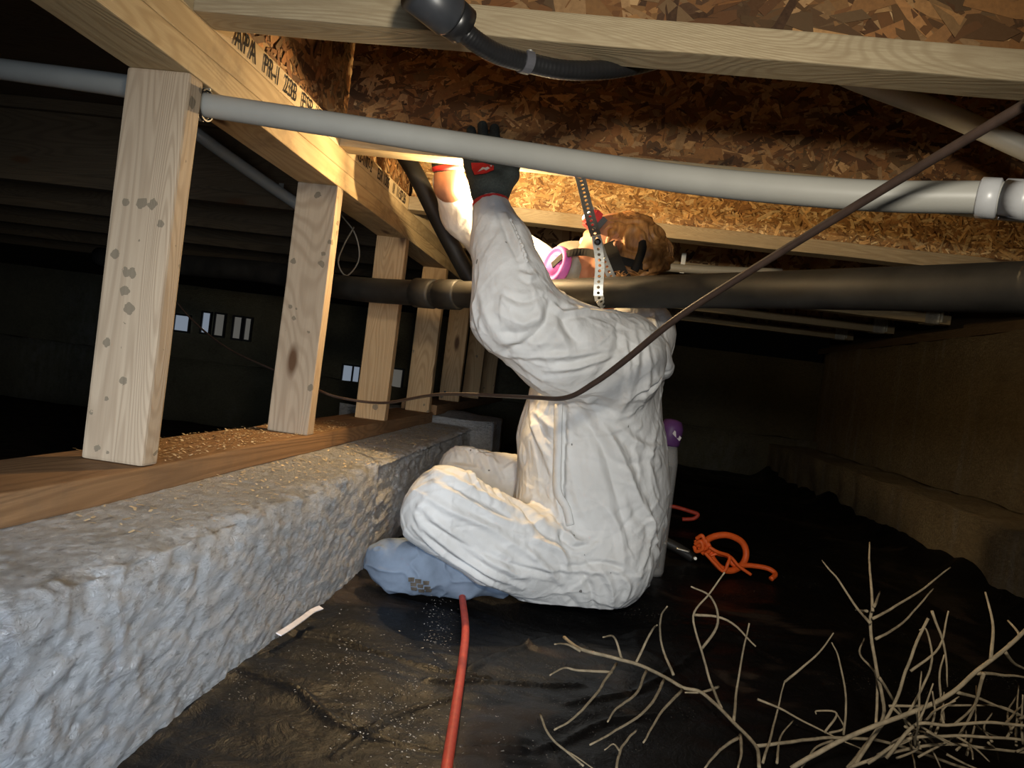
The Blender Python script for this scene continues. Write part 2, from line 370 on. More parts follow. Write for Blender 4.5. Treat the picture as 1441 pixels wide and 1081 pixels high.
def suit_mat():
    m, nt, b = newmat('white_coverall_fabric', .62, .3); N = NB(nt); n = N.noise(N.map((9, 9, 9)), 1, 4); f = N.noise(N.map((55, 55, 55)), 1, 5, .65, 1.2)
    c = N.mix(N.g(n, .35, .7), (.70, .69, .665), (.60, .585, .555))
    k = N.vor(N.map((38, 38, 18)), 1.); sep = N.n('ShaderNodeSeparateColor'); N.l(k.outputs['Color'], sep.inputs[0])
    d = N.math('ADD', k.outputs['Distance'], N.math('MULTIPLY', N.noise(N.map((120, 120, 120)), 1, 2), .25))
    sf = N.math('MULTIPLY', N.math('GREATER_THAN', .20, d), N.math('GREATER_THAN', sep.outputs[0], .80)); c = N.mix(N.math('MULTIPLY', sf, .85), c, (.10, .09, .08))
    N.l(c, b.inputs['Base Color']); vd = N.n('ShaderNodeVectorMath', operation='MULTIPLY_ADD'); nz_ = N.n('ShaderNodeTexNoise'); N.l(N.map((14, 14, 14)), nz_.inputs['Vector']); nz_.inputs['Scale'].default_value = 1; N.l(nz_.outputs['Color'], vd.inputs[0]); vd.inputs[1].default_value = (1.6, 1.6, 1.6); N.l(N.map((34, 34, 22)), vd.inputs[2])
    v1 = N.vor(vd.outputs[0], 1.); v2 = N.vor(vd.outputs[0], 2.6)
    N.bump(N.math('ADD', N.math('ADD', v1.outputs['Distance'], N.math('MULTIPLY', v2.outputs['Distance'], .35)), N.math('MULTIPLY', f, .5)), .38, .0045, b)
    b.inputs['Subsurface Weight'].default_value = .0; return m
M['suit'] = suit_mat()
def glow(name, col, st):
    m, nt, b = newmat(name, .8); b.inputs['Emission Color'].default_value = (*col, 1); b.inputs['Emission Strength'].default_value = st; b.inputs['Base Color'].default_value = (.2, .2, .2, 1); return m
M['day'] = glow('daylit_panel_glow', (.42, .50, .62), .38)  # glow stands in for daylight falling on pale panels
M['day2'] = glow('dim_panel_glow', (.40, .38, .33), .18)
M['lens'] = glow('headlamp_lens', (1, .93, .8), 9)
def glass(name, col, a):
    m, nt, b = newmat(name, .18, .5); b.inputs['Base Color'].default_value = (*col, 1); b.inputs['Alpha'].default_value = a; return m
M['clear'] = glass('clear_plastic', (.55, .53, .5), .35)

# ------------------------------------------------------------------ the setting
GZ = -.45                      # ground
XW = -.583; ZP = -.191; ZT = .340; ZJ = ZT+.076
def struct(o): o['kind'] = 'structure'; return o
def relief(o_name, P, amp_fn, mat, nu, nv):
    Q = np.array([(i*nv+j, (i+1)*nv+j, (i+1)*nv+j+1, i*nv+j+1) for i in range(nu-1) for j in range(nv-1)])
    o = fastmesh(o_name, P, Q, mat); return o
# left concrete stem wall: profile swept along Y
def stem_wall():
    pr = [(-.42, -.62), (-.42, -.2365), (-.4225, -.2305), (-.431, -.229), (-.80, -.229), (-.80, -.62)]
    S = [];
    for a, b in zip(pr[:-1], pr[1:]):
        L = math.dist(a, b); n = max(1, int(L/.0048))
        S += [(a[0]+(b[0]-a[0])*t/n, a[1]+(b[1]-a[1])*t/n) for t in range(n)]
    S.append(pr[-1]); S = np.array(S); Ys = np.arange(-.3, 2.90, .0048)
    nx = np.gradient(S, axis=0); N2 = np.stack([nx[:, 1], -nx[:, 0]], 1); N2 /= np.linalg.norm(N2, axis=1)[:, None]
    P = np.zeros((len(Ys), len(S), 3)); P[..., 0] = S[None, :, 0]; P[..., 2] = S[None, :, 1]; P[..., 1] = Ys[:, None]
    G = P.copy(); G[..., 0] *= 1; d = .0022*fbm(G*np.array([1, .8, 1.5]), 42, 4)+.0032*fbm(G, 6, 3, 9)+.0020*np.clip(1-np.abs(fbm(G@np.array([[1, 0, 0], [0, .55, .35], [0, -.9, 1.5]]), 55, 2, 31))*2.2, -.3, 1)
    top = (np.abs(P[..., 2]+.229) < .004) & (P[..., 0] < -.44); d = np.where(top, d*.35, d)
    edge = np.exp(-((P[..., 0]+.425)**2+(P[..., 2]+.232)**2)/.018**2); d -= edge*(.008+.008*np.clip(fbm(G, 18, 3, 4), -1, 1.2))
    seam = np.exp(-((P[..., 1]-1.62)/.010)**2)*(P[..., 2] < -.235); d -= .010*seam
    d += np.where((P[..., 1] > 1.62) & (P[..., 0] > -.43) & (P[..., 2] < -.24), -.012+.006*fbm(G*np.array([1, .3, 2]), 30, 3, 2), 0)
    P[..., 0] += d*N2[None, :, 0]; P[..., 2] += d*N2[None, :, 1]; P = P.reshape(-1, 3); nv = len(S); nu = len(Ys)
    Q = np.array([(i*nv+j, i*nv+j+1, (i+1)*nv+j+1, (i+1)*nv+j) for i in range(nu-1) for j in range(nv-1)])
    e = (nu-1)*nv; ce = len(P); P = np.vstack([P, [(-.6, 2.9, -.42)]])
    cap = np.array([(e+j, e+j+1, ce, ce) for j in range(nv-1)])
    o = fastmesh('wall_left', P, np.vstack([Q]), M['conc']); struct(o)
    me = bpy.data.meshes.new('wall_end'); me.from_pydata([tuple(p) for p in P[e:e+nv]], [], [tuple(range(nv))]); me.materials.append(M['conc'])
    c = bpy.data.objects.new('wall_end', me); COL.objects.link(c); c.parent = o
    tag(o, 'rough grey concrete stem wall with pale drips and chalky edge')
stem_wall()
def slab(name, lo, hi, mat, res=.03, amp=.004, lab=None):
    bm = bmesh.new(); bmesh.ops.create_cube(bm, size=1); lo = np.array(lo); hi = np.array(hi)
    for v in bm.verts: v.co = Vector((lo+hi)/2+np.array(v.co)*(hi-lo))
    for ax in range(3):
        n = int((hi[ax]-lo[ax])/res); no = [0, 0, 0]; no[ax] = 1
        for k in range(1, min(n, 120)):
            co = [0, 0, 0]; co[ax] = lo[ax]+(hi[ax]-lo[ax])*k/min(n, 120); bmesh.ops.bisect_plane(bm, geom=bm.verts[:]+bm.edges[:]+bm.faces[:], plane_co=co, plane_no=no)
    bm.normal_update(); P = np.array([v.co[:] for v in bm.verts]); d = fbm(P, 9, 4)*amp
    for v, a in zip(bm.verts, d): v.co += v.normal*float(a)
    me = bpy.data.meshes.new(name); bm.to_mesh(me); bm.free(); me.materials.append(mat); me.shade_smooth()
    o = bpy.data.objects.new(name, me); COL.objects.link(o); struct(o)
    if lab: o['label'] = lab
    return o
slab('trim_1', (-.95, 2.93, -.62), (-.36, 3.32, -.205), M['conc'], .05, .01, 'lower dark concrete block past the end of the stem wall')
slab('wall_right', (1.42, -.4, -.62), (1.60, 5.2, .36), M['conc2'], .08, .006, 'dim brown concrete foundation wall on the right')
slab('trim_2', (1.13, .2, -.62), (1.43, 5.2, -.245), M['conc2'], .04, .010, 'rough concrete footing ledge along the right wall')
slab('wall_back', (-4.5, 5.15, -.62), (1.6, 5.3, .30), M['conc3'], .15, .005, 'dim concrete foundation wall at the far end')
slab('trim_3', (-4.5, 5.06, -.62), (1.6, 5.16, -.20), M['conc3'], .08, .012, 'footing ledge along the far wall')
fl = mesh('floor', [(-5, -1.2, -.63), (1.6, -1.2, -.63), (1.6, 5.3, -.63), (-5, 5.3, -.63)], [(0, 1, 2, 3)], M['soil']); struct(fl)
fl['label'] = 'bare dark soil under the crawl space'
o = board('trim_4', 6.2, .14, .038, M['shadewood'], MX(1.51, 2.3, .385, 'Y'), seg=10); struct(o); o['label'] = 'sill plate on top of the right wall'
o = board('trim_5', 6.2, .275, .03, M['shadewood'], MX(1.52, 2.3, .545, 'V')); struct(o); o['label'] = 'rim board above the right wall'
cl = board('ceiling', 6.4, 6.6, .018, M['shadewood'], MX(-1.7, 2.2, .702, 'X')); struct(cl); cl['label'] = 'flake board subfloor over the joists'

# vapour barrier: draped black sheet
CREASE = [[(405, 893), (470, 900), (540, 925), (600, 946), (690, 952)], [(340, 958), (420, 985), (480, 1030), (600, 1060), (740, 1060)],
          [(545, 840), (600, 850), (690, 870), (760, 900)], [(660, 940), (720, 905), (790, 880), (840, 905)], [(600, 965), (700, 960), (820, 955)], [(470, 1075), (560, 1010), (640, 985)],
          [(800, 990), (900, 960), (1000, 900)], [(880, 880), (1000, 880), (1100, 930)], [(760, 1060), (860, 1010), (960, 1000)]]
def sheet():
    xs = np.concatenate([np.arange(-.44, .62, .0055), np.arange(.62, 1.155, .015)]); ys = np.concatenate([np.arange(.6, 1.75, .0055), np.arange(1.75, 5.08, .025)])
    X, Y = np.meshgrid(xs, ys, indexing='ij'); P = np.stack([X, Y, np.zeros_like(X)], -1)
    z = .012*fbm(P, 2.2, 3, 5)+.0035*fbm(P*np.array([1, 2.2, 1]), 9, 3, 11)
    rg = 1-np.abs(fbm(P+.08*fbm(P, 3, 2)[..., None], 3.0, 3, 21)); z += .010*np.clip(rg-.75, 0, 1)*4*.5
    for c in CREASE:
        q = catmull([at(u, v, Z=GZ) for u, v in c], 45)[:, :2]
        d = np.min([np.hypot(X-a, Y-b) for a, b in q], 0); z += .0075*np.exp(-(d/.005)**1.5)-.0012*np.exp(-(d/.016)**2)
    z += .06*np.clip((X-1.02)/.12, 0, 1)**2*(1+.5*fbm(P, 4, 2, 3)) + .006*np.clip((-.405-X)/.03, 0, 1)
    z -= .012*np.exp(-(((X-.05)/.35)**2+((Y-1.6)/.35)**2))
    P[..., 2] = GZ+z; nu, nv = X.shape
    Q = np.array([(i*nv+j, (i+1)*nv+j, (i+1)*nv+j+1, i*nv+j+1) for i in range(nu-1) for j in range(nv-1)])
    o = fastmesh('vapor_barrier', P.reshape(-1, 3), Q, M['sheet']); tag(o, 'creased black plastic sheet spread over the crawl space floor', 'plastic sheet')
sheet()
V, Q = ribbongeo(catmull([at(*p, Z=GZ+.03) for p in [(392, 893), (405, 885), (425, 871), (440, 860), (452, 855)]], 6), (.2, -.5, 1), .009, .0015)
tag(mesh('plastic_scrap', V, Q, M['white']), 'thin white plastic scrap where black sheet meets concrete', 'scrap')

# ------------------------------------------------------------------ cripple wall framing
STW = .089
wn = ['first, widest wooden stud, nearest the camera, spotted grey, pipe behind its top', 'second wooden stud, brightly lit along its right edge', 'third wooden stud, warm brown, behind the black drain pipe', 'fourth wooden stud, at the end of the lit sill, behind the drain pipe',
      'fifth stud, dim, with two nail holes near its foot', 'sixth stud, in deep shadow left of the white suit', 'seventh, farthest shadowed stud before the white suit']
for k in range(7):
    y0 = .997+.61*k
    hgt = ZT-ZP if k < 4 else ZT+.167
    zb = ZP if k < 4 else -.167
    o = board('stud', hgt, STW, .038, M['stud'] if k < 2 else M['stud2'], MX(XW-STW/2, y0+.019, zb+hgt/2, 'Z'), seg=10, rough=.0012, bev=.0045 if k == 0 else .003)
    tag(o, wn[k], 'stud', 'studs of the low timber wall')
    if k == 4:
        for dx in (-.018, .018): mesh('nail_hole', *lathegeo([(.005, 0), (.005, .002)], (XW-.045+dx, y0-.001, -.13), (0, -1, 0), 10), M['dark'], o).matrix_parent_inverse = o.matrix_world.inverted()
tag(board('sill_plate', 3.45, .14, .038, M['sill'], MX(XW-.067, 1.175, ZP-.019, 'Y'), seg=40, rough=.0016, bev=.003), 'reddish brown sill board lying on the concrete wall', 'board')
tag(board('sill_plate', 2.4, .14, .038, M['sill'], MX(XW-.067, 4.16, -.186, 'Y'), seg=6, bev=.003), 'lower dark sill board past the end of the lit sill', 'board')
tag(board('top_plate', 6.2, STW, .038, M['plate'], MX(XW-STW/2, 2.6, ZT+.019, 'Y'), seg=60, rough=.0012), 'lower of two doubled top plates resting on the studs', 'beam')
tag(board('top_plate', 6.2, STW, .0375, M['plate'], MX(XW-STW/2, 2.6, ZT+.057, 'Y'), seg=60, rough=.001), 'upper of two doubled top plates under the stamped rim joist', 'beam')

# OSB flakes as real chips over a board face
def flakes(name, org, ud, vd, nd, w, h, n, parent, lmin, lmax, seed, bright=1.0, ang=None):
    r = np.random.default_rng(seed); org, ud, vd, nd = map(lambda a: np.array(a, float), (org, ud, vd, nd)); V = np.zeros((n, 6, 3)); C = np.zeros((n, 6, 3))
    pal = np.array([(.46, .29, .13), (.38, .22, .09), (.53, .37, .19), (.27, .14, .055), (.42, .25, .11), (.18, .09, .035), (.58, .43, .25), (.33, .18, .07)])
    for i in range(n):
        L = r.uniform(lmin, lmax)*(1 if r.random() < .6 else .55); B = L*(r.uniform(.08, .30) if bright > 1 else r.uniform(.10, .42)); a = r.normal(0, .55) if r.random() < .55 else r.uniform(0, np.pi)
        cu, cv = r.uniform(0, w), r.uniform(0, h); e = np.array([math.cos(a), math.sin(a)]); f = np.array([-e[1], e[0]])
        pts = [(-.5+r.uniform(-.05, .08), -.5), (0, -.5+r.uniform(-.1, .2)), (.5+r.uniform(-.1, .1), -.5+r.uniform(0, .5)), (.5+r.uniform(-.1, .05), .5), (0, .5+r.uniform(-.15, .15)), (-.5+r.uniform(0, .15), .5-r.uniform(0, .5))]
        base = .0006+.0026*r.random(); tx, ty = r.normal(0, .02), r.normal(0, .05); bend = r.uniform(-.02, .03)*L
        for k, (p, q) in enumerate(pts):
            uv = np.array([cu, cv])+e*p*L+f*q*B; uv[0] = min(max(uv[0], 0), w); uv[1] = min(max(uv[1], 0), h)
            V[i, k] = org+ud*uv[0]+vd*uv[1]+nd*max(.0002, base+tx*p*L+ty*q*B+bend*(p*p*4-.5))
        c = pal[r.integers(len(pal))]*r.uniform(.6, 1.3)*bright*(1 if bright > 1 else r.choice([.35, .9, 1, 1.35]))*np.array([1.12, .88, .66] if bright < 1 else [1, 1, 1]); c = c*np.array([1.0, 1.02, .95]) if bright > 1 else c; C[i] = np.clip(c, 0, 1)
    Fc = (np.arange(n)[:, None]*6+np.array([0, 1, 2, 3, 4, 5])).astype(int)
    if np.dot(np.cross(ud, vd), nd) < 0: Fc = Fc[:, ::-1]
    o = fastmesh(name, V.reshape(-1, 3), Fc, M['flake'], parent, False); setcol(o, C.reshape(-1, 3)); o['kind'] = 'stuff'; return o
HJ = .275; FD = .060
def ijoist(yr, x0, x1, label, nfl, seed, lmin=.02, lmax=.07, bright=1., fm='flange', wm='osb'):
    L = x1-x0; xc = (x0+x1)/2; yc = yr-FD/2
    t = empty('joist', (x0, yc, ZJ)); tag(t, label, 'joist', 'floor joists overhead'); T = Matrix.Translation((-x0, -yc, -ZJ))
    for nm, z in (('bottom_flange', ZJ+.019), ('top_flange', ZJ+HJ-.019)):
        o = board(nm, L, FD, .038, M[fm], T@MX(xc, yc, z, 'X'), t, seg=30, rough=.0008)
    board('web', L, HJ-.066, .0095, M[wm], T@MX(xc, yc, ZJ+HJ/2, 'W'), t, bev=.0005)
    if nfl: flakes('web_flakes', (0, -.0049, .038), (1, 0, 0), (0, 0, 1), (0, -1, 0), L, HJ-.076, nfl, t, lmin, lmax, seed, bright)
    return t
J = [1.045, 1.641, 2.243, 2.85, 3.46, 4.07, 4.68]
names = ['nearest floor joist, crossing the top of the picture with black conduit under it', 'second floor joist, held by the gloved hand above the white pipe', 'third floor joist, orange lit flake board web above the head',
         'fourth floor joist, dim, behind the hair bun and black pipe', 'fifth floor joist, dim end in a hanger on the right wall', 'sixth floor joist, dim end in a hanger on the right wall', 'farthest visible floor joist ending in a hanger on the right wall']
for k, y in enumerate(J):
    ijoist(y, XW, 1.415, names[k], [1500, 6500, 9000, 700, 0, 0, 0][k], 40+k, [.035, .018, .012, .02, 0, 0, 0][k], [.14, .075, .05, .05, 0, 0, 0][k], [.5, .62, 1.42, .5, 0, 0, 0][k])  # last list: flake colour dimmed for shaded webs, brightened for the lamplit third
    if k >= 3:
        h = empty('joist_hanger', (1.34, y-FD/2, ZJ)); tag(h, ['galvanised hanger holding the fourth joist at the right wall', 'galvanised hanger holding the fifth joist at the right wall', 'galvanised hanger holding the sixth joist at the right wall', 'galvanised hanger holding the farthest joist at the right wall'][k-3], 'joist hanger', 'joist hangers on the right wall')
        mesh('seat', *boxgeo((0, 0, -.0015), (.055, FD+.008, .003)), M['galv'], h)
        for s in (-1, 1): mesh('side_plate', *boxgeo((0, s*(FD/2+.003), .045), (.055, .002, .092)), M['galv'], h)
        for s in (-1, 1): mesh('face_flange', *boxgeo((.03, s*(FD/2+.016), .05), (.002, .026, .09)), M['galv'], h)
for k, y in enumerate([2.46, 3.07, 3.68, 4.29, 4.9]):
    t = ijoist(y, -4.4, -.72, ['joist left of the studs, first beyond the wall', 'joist left of the studs, second beyond the wall', 'joist left of the studs, third beyond the wall', 'joist left of the studs, fourth beyond the wall', 'joist left of the studs, fifth beyond the wall'][k], 0, 0, fm='shadewood', wm='shadewood'); t['group'] = 'dim joists left of the stud wall'
# rim joist with stamped flange
t = empty('rim_joist', (XW-STW/2, 2.6, ZJ)); tag(t, 'stamped rim joist running away along the top of the stud wall', 'joist'); T = Matrix.Translation((-XW+STW/2, -2.6, -ZJ))
board('bottom_flange', 6.2, STW, .038, M['rimflange'], T@MX(XW-STW/2, 2.6, ZJ+.019, 'Y'), t, seg=40, rough=.0006)
board('web', 6.2, HJ-.04, .0095, M['osb'], T@MX(XW-.02, 2.6, ZJ+.038+(HJ-.04)/2, 'V'), t)
flakes('web_flakes', (STW/2-.0154, -1.6, .038), (0, 1, 0), (0, 0, 1), (1, 0, 0), 3.2, HJ-.05, 4200, t, .016, .06, 77, .8)
def stamp(txt, y, z, size, sx=1.0):
    c = bpy.data.curves.new('stamp', 'FONT'); c.body = txt; c.size = size; c.extrude = .0003; c.offset = .0003; c.space_character = 1.22; c.space_word = 1.2; tmp = bpy.data.objects.new('tmp', c); COL.objects.link(tmp)
    bpy.context.view_layer.update(); dg = bpy.context.evaluated_depsgraph_get(); me = bpy.data.meshes.new_from_object(tmp.evaluated_get(dg)); bpy.data.objects.remove(tmp)
    me.materials.clear(); me.materials.append(M['ink']); o = bpy.data.objects.new('stamp_print', me); COL.objects.link(o); o.parent = t
    o.matrix_basis = T@Matrix(((0, 0, 1, XW+.0022), (sx, 0, 0, y), (0, 1, 0, z), (0, 0, 0, 1))); o['label'] = 'black stamped lettering'
stamp('APA', 1.10, ZJ+.005, .044, .80)
for w_, y_ in (('PR-I', 1.20), ('23B', 1.285), ('ESR-13', 1.365)): stamp(w_, y_, ZJ+.005, .041, .72)
for w_, y_ in (('12-1/07-2', 1.70), ('ESR 1305', 1.86), ('I1', 2.005), ('11:07:26', 2.045)): stamp(w_, y_, ZJ+.006, .037, .62)

# sawdust on the sill and ledge
M['grit'] = flat('pale_grit', (.42, .40, .37), .85, .2, nz=.3)
def chips(name, n, fn, lab, smin_, smax_, cat='sawdust', mt='chip'):
    g = []
    V = np.zeros((n, 4, 3))
    for i in range(n):
        p, nn = fn(); L = random.uniform(smin_, smax_); a = random.uniform(0, 6.28); e = np.array([math.cos(a), math.sin(a), random.uniform(-.3, .3)]); f = np.cross(e, [0, 0, 1.])*random.uniform(.2, .6)
        for k, (s, u) in enumerate(((-1, -1), (1, -1), (1, 1), (-1, 1))): V[i, k] = np.array(p)+e*L*s/2+f*L*u/2+np.array([0, 0, .0015])
    o = fastmesh(name, V.reshape(-1, 3), np.arange(4*n).reshape(n, 4), M[mt], None, False); tag(o, lab, cat, kind='stuff')
def on_sill():
    while 1:
        y = random.uniform(1.04, 2.0); x = random.uniform(-.72, -.585)
        if not (abs(y-1.607-.02) < .02 and x < XW): break
    return (x, y, ZP+.001), 0
chips('sawdust', 1300, on_sill, 'pale sawdust and wood chips on the sill board between studs', .002, .008)
def on_led(): return (random.uniform(-.575, -.43), .8+2.0*random.random()**.8, -.2275), 0
chips('wood_debris', 1500, on_led, 'wood crumbs and grit along the top of the concrete wall', .002, .009, 'debris')
def on_sheet(): p = at(*random.choice([(random.gauss(615, 14), random.gauss(890, 28)), (random.gauss(560, 60), random.gauss(1040, 30)), (random.gauss(500, 45), random.gauss(940, 45))]), Z=GZ); return (p[0], p[1], GZ+.012), 0
chips('grit', 700, on_sheet, 'pale grit scattered on the black sheet beside the red cord', .001, .0034, 'debris', 'grit')

# ------------------------------------------------------------------ pipes and cables
t = empty('white_pipe'); tag(t, 'long white plastic pipe sagging across in front of the gloved hand', 'pipe')
PW = [at(-60, 88, 1.20), at(0, 97, 1.18), at(175, 121, 1.10), at(230, 135, 1.062), at(290, 148, 1.058), at(480, 177, 1.05), at(700, 212, 1.03), at(960, 252, .96), at(1200, 274, .89), at(1370, 278, .845), at(1400, 279, .835), at(1500, 284, .80)]
_d = PW[-1]-PW[-3]; PW += [PW[-1]+_d*1.2, PW[-1]+_d*3]
tube('pipe_run', PW, .0167, M['pvc'], t, 24, 10)
P = catmull(PW, 10); a, b = at(1376, 278, .843), at(1407, 280, .834)
V, Q = tubegeo(np.array([a, a+(b-a)*.08, a+(b-a)*.92, b]), np.array([.0178, .0205, .0205, .0178]), 24); o = mesh('coupling', V, Q, M['pvc2'], t, True)
b2 = at(1411, 280, .833); V, Q = tubegeo(np.array([b2, at(1414, 280.3, .8325), at(1445, 282, .82), at(1447, 282, .8195)]), .0203, 24); mesh('coupling', V, Q, M['pvc2'], t, True)
# hanger ring by the first stud
h = empty('pipe_hanger', (0, 0, 0)); tag(h, 'small metal ring hanging the white pipe beside the first stud', 'pipe hanger'); c = at(288, 148, 1.058)
for off, mt in ((-.004, 'galv'), (.002, 'conduit')):
    a = np.linspace(0, 2*np.pi, 20); R = np.stack([np.full(20, c[0]+off), c[1]+.0215*np.cos(a), c[2]+.0215*np.sin(a)], 1)
    V, Q = ribbongeo(R, np.stack([0*a, np.cos(a), np.sin(a)], 1), .005, .002); mesh('ring', V, Q, M[mt], h)
V, Q = boxgeo((c[0], c[1], (c[2]+.0215+ZT)/2), (.012, .002, ZT-c[2]-.0205)); mesh('tab', V, Q, M['galv'], h)
tag(tube('white_pipe', [at(1150, 85, 1.42), at(1200, 112, 1.40), at(1330, 160, 1.34), at(1470, 222, 1.28)], .0167, M['pvc'], None, 24), 'white pipe slanting down at upper right behind the nearest joist', 'pipe')
tag(tube('white_pipe', [at(255, 170, 2.0), at(300, 205, 2.05), at(410, 282, 2.2), at(470, 320, 2.3)], .0167, M['pvc'], None, 16), 'dim white pipe slanting away between the first two studs', 'pipe')
tag(tube('white_pipe', [at(880, 368, 2.6), at(960, 378, 2.6), at(1100, 384, 2.6)], .014, M['pvc'], None, 16), 'dim white pipe behind the hair bun above the drain pipe', 'pipe')

for (x, y, Y_), lab in (((395, 272, 2.183), 'small metal tab holding the dim pipe between the first studs'), ((960, 378, 2.6), 'small metal tab holding the dim pipe behind the hair bun')):
    c = at(x, y, Y_); o = mesh('pipe_hanger', *boxgeo((c[0], c[1]-.002, (c[2]+ZJ+.02)/2), (.014, .003, ZJ+.02-c[2]+.03)), M['galv']); tag(o, lab, 'pipe hanger')
t = empty('drain_pipe'); tag(t, 'long black drain pipe crossing behind the raised arm at neck height', 'pipe')
PD = [at(140, 362, 2.3), at(250, 372, 2.2), at(380, 384, 2.08), at(480, 404, 1.92), at(600, 413, 1.80), at(720, 415, 1.67), at(850, 412, 1.53), at(960, 410, 1.42), at(1100, 408, 1.28), at(1300, 406, 1.07), at(1441, 404, .96), at(1500, 402, .92)]
_d = (PD[-1]-PD[-3])/np.linalg.norm(PD[-1]-PD[-3]); PD += [PD[-1]+_d*.25, PD[-1]+_d*.62]
tube('pipe_run', PD, .030, M['abs'], t, 28, 8)
for (x0, y0, Y0), (x1, y1, Y1) in (((585, 412, 1.815), (612, 414, 1.785)), ((618, 414, 1.779), (648, 415, 1.748))):
    a, b = at(x0, y0, Y0), at(x1, y1, Y1); V, Q = tubegeo(np.array([a, a+(b-a)*.06, b-(b-a)*.06, b]), np.array([.031, .0345, .0345, .031]), 28); mesh('coupling', V, Q, M['abs'], t, True)
tag(tube('vent_pipe', [at(560, 205, 1.86), at(585, 245, 1.87), at(625, 325, 1.88), at(672, 410, 1.89), at(700, 452, 1.90)], .021, M['abs'], None, 20), 'dark pipe slanting down from the ceiling behind the raised far arm', 'pipe')
# perforated strap
t = empty('pipe_strap'); tag(t, 'perforated metal strap hanging the drain pipe in front of the face', 'strap')
hole_mat = M['dark']
def perf(P, wd, parent, name='strap_band', n0=(0, -1, 0)):
    P = catmull(P, 14); s = np.concatenate([[0], np.cumsum(np.linalg.norm(np.diff(P, axis=0), axis=1))]); step = .0105; n = int(s[-1]/step)
    C = np.array([[np.interp(k*step, s, P[:, j]) for j in range(3)] for k in range(n+1)]); V = []; Q = []
    Nn = np.array(n0, float)
    T = np.gradient(C, axis=0); T /= np.linalg.norm(T, axis=1)[:, None]
    for k in range(n):
        c = (C[k]+C[k+1])/2; tt = T[k]; ss = np.cross(tt, Nn); ss /= np.linalg.norm(ss); nn = np.cross(ss, tt); hl = np.linalg.norm(C[k+1]-C[k])/2; m = 12; hr = .0030; base = len(V)
        for th in (-.0006, .0006):
            for q in range(m):
                a = 2*np.pi*q/m+np.pi/4; x, y = math.cos(a), math.sin(a); mx = max(abs(x), abs(y)); V.append(c+ss*x/mx*wd/2+tt*y/mx*hl+nn*th)
            for q in range(m):
                a = 2*np.pi*q/m+np.pi/4; V.append(c+ss*math.cos(a)*hr+tt*math.sin(a)*hr+nn*th)
        for q in range(m):
            r = (q+1) % m; Q += [(base+q, base+r, base+m+r, base+m+q), (base+2*m+q, base+3*m+q, base+3*m+r, base+2*m+r), (base+m+q, base+m+r, base+3*m+r, base+3*m+q), (base+q, base+2*m+q, base+2*m+r, base+r)]
    return mesh(name, V, Q, M['galv'], parent)
sy = 1.50
perf([at(810, 235, 1.585), at(817, 252, 1.575), at(829, 300, 1.53), at(840, 337, 1.50)], .020, t)
perf([at(839, 332, 1.497), at(844, 370, 1.492), at(842, 405, 1.487), at(843, 420, 1.492), at(853, 432, 1.515)], .0175, t)
perf([at(839, 332, 1.503), at(849, 362, 1.53), at(861, 391, 1.55), at(868, 398, 1.57)], .016, t)
V, Q = lathegeo([(.001, 0), (.006, .001), (.0065, .004), (.003, .0065)], at(841, 341, 1.492), (0, -1, 0), 10); mesh('bolt', V, Q, M['dark'], t)
# black flexible conduit and fitting
t = empty('conduit'); tag(t, 'black flexible conduit with grey fitting clamped under the nearest joist', 'conduit')
PC = catmull([at(640, 30, .90), at(665, 55, .915), at(700, 76, .945), at(742, 88, .975), at(790, 98, 1.0), at(840, 99, 1.03), at(890, 93, 1.075), at(950, 78, 1.15)], 26)
rr = .0122+.0002*np.sign(np.sin(np.arange(len(PC))*2.1)); V, Q = tubegeo(PC, rr, 18); mesh('hose', V, Q, M['conduit'], t, True)
a, b = at(585, -18, .86), at(636, 24, .90)
V, Q = tubegeo(np.array([a, a+(b-a)*.9, b]), np.array([.026, .026, .023]), 24); mesh('fitting', V, Q, M['fitting'], t, True)
d = (b-a)/np.linalg.norm(b-a); V, Q = tubegeo(np.array([b-d*.002, b, b+d*.018, b+d*.020]), np.array([.02, .0235, .0225, .016]), 24); mesh('gland_nut', V, Q, M['conduit'], t, True)
lc = a+(b-a)*.62-.0262*fw; V, Q = lathegeo([(.011, 0), (.011, .0006)], lc, -fw, 4); mesh('fitting_label', V, Q, M['clamp'], t)
c = at(739, 86, .974); tt = at(742, 88, .975)-at(730, 84.5, .967); tt /= np.linalg.norm(tt); e1 = np.cross(tt, [0, 0, 1]); e1 /= np.linalg.norm(e1); e2 = np.cross(e1, tt)
a_ = np.linspace(-2.2, 2.2, 16)-np.pi/2; R = np.array([c+.0142*(math.cos(q)*e1+math.sin(q)*e2) for q in a_]); Nn = np.array([(math.cos(q)*e1+math.sin(q)*e2) for q in a_])
V, Q = ribbongeo(R, Nn, .012, .0022); mesh('clamp', V, Q, M['clamp'], t)
V, Q = lathegeo([(.004, 0), (.004, .006), (.0065, .006), (.005, .010)], at(746, 71, .99), (0, 0, -1), 10); mesh('clamp_screw', V, Q, M['galv'], t)

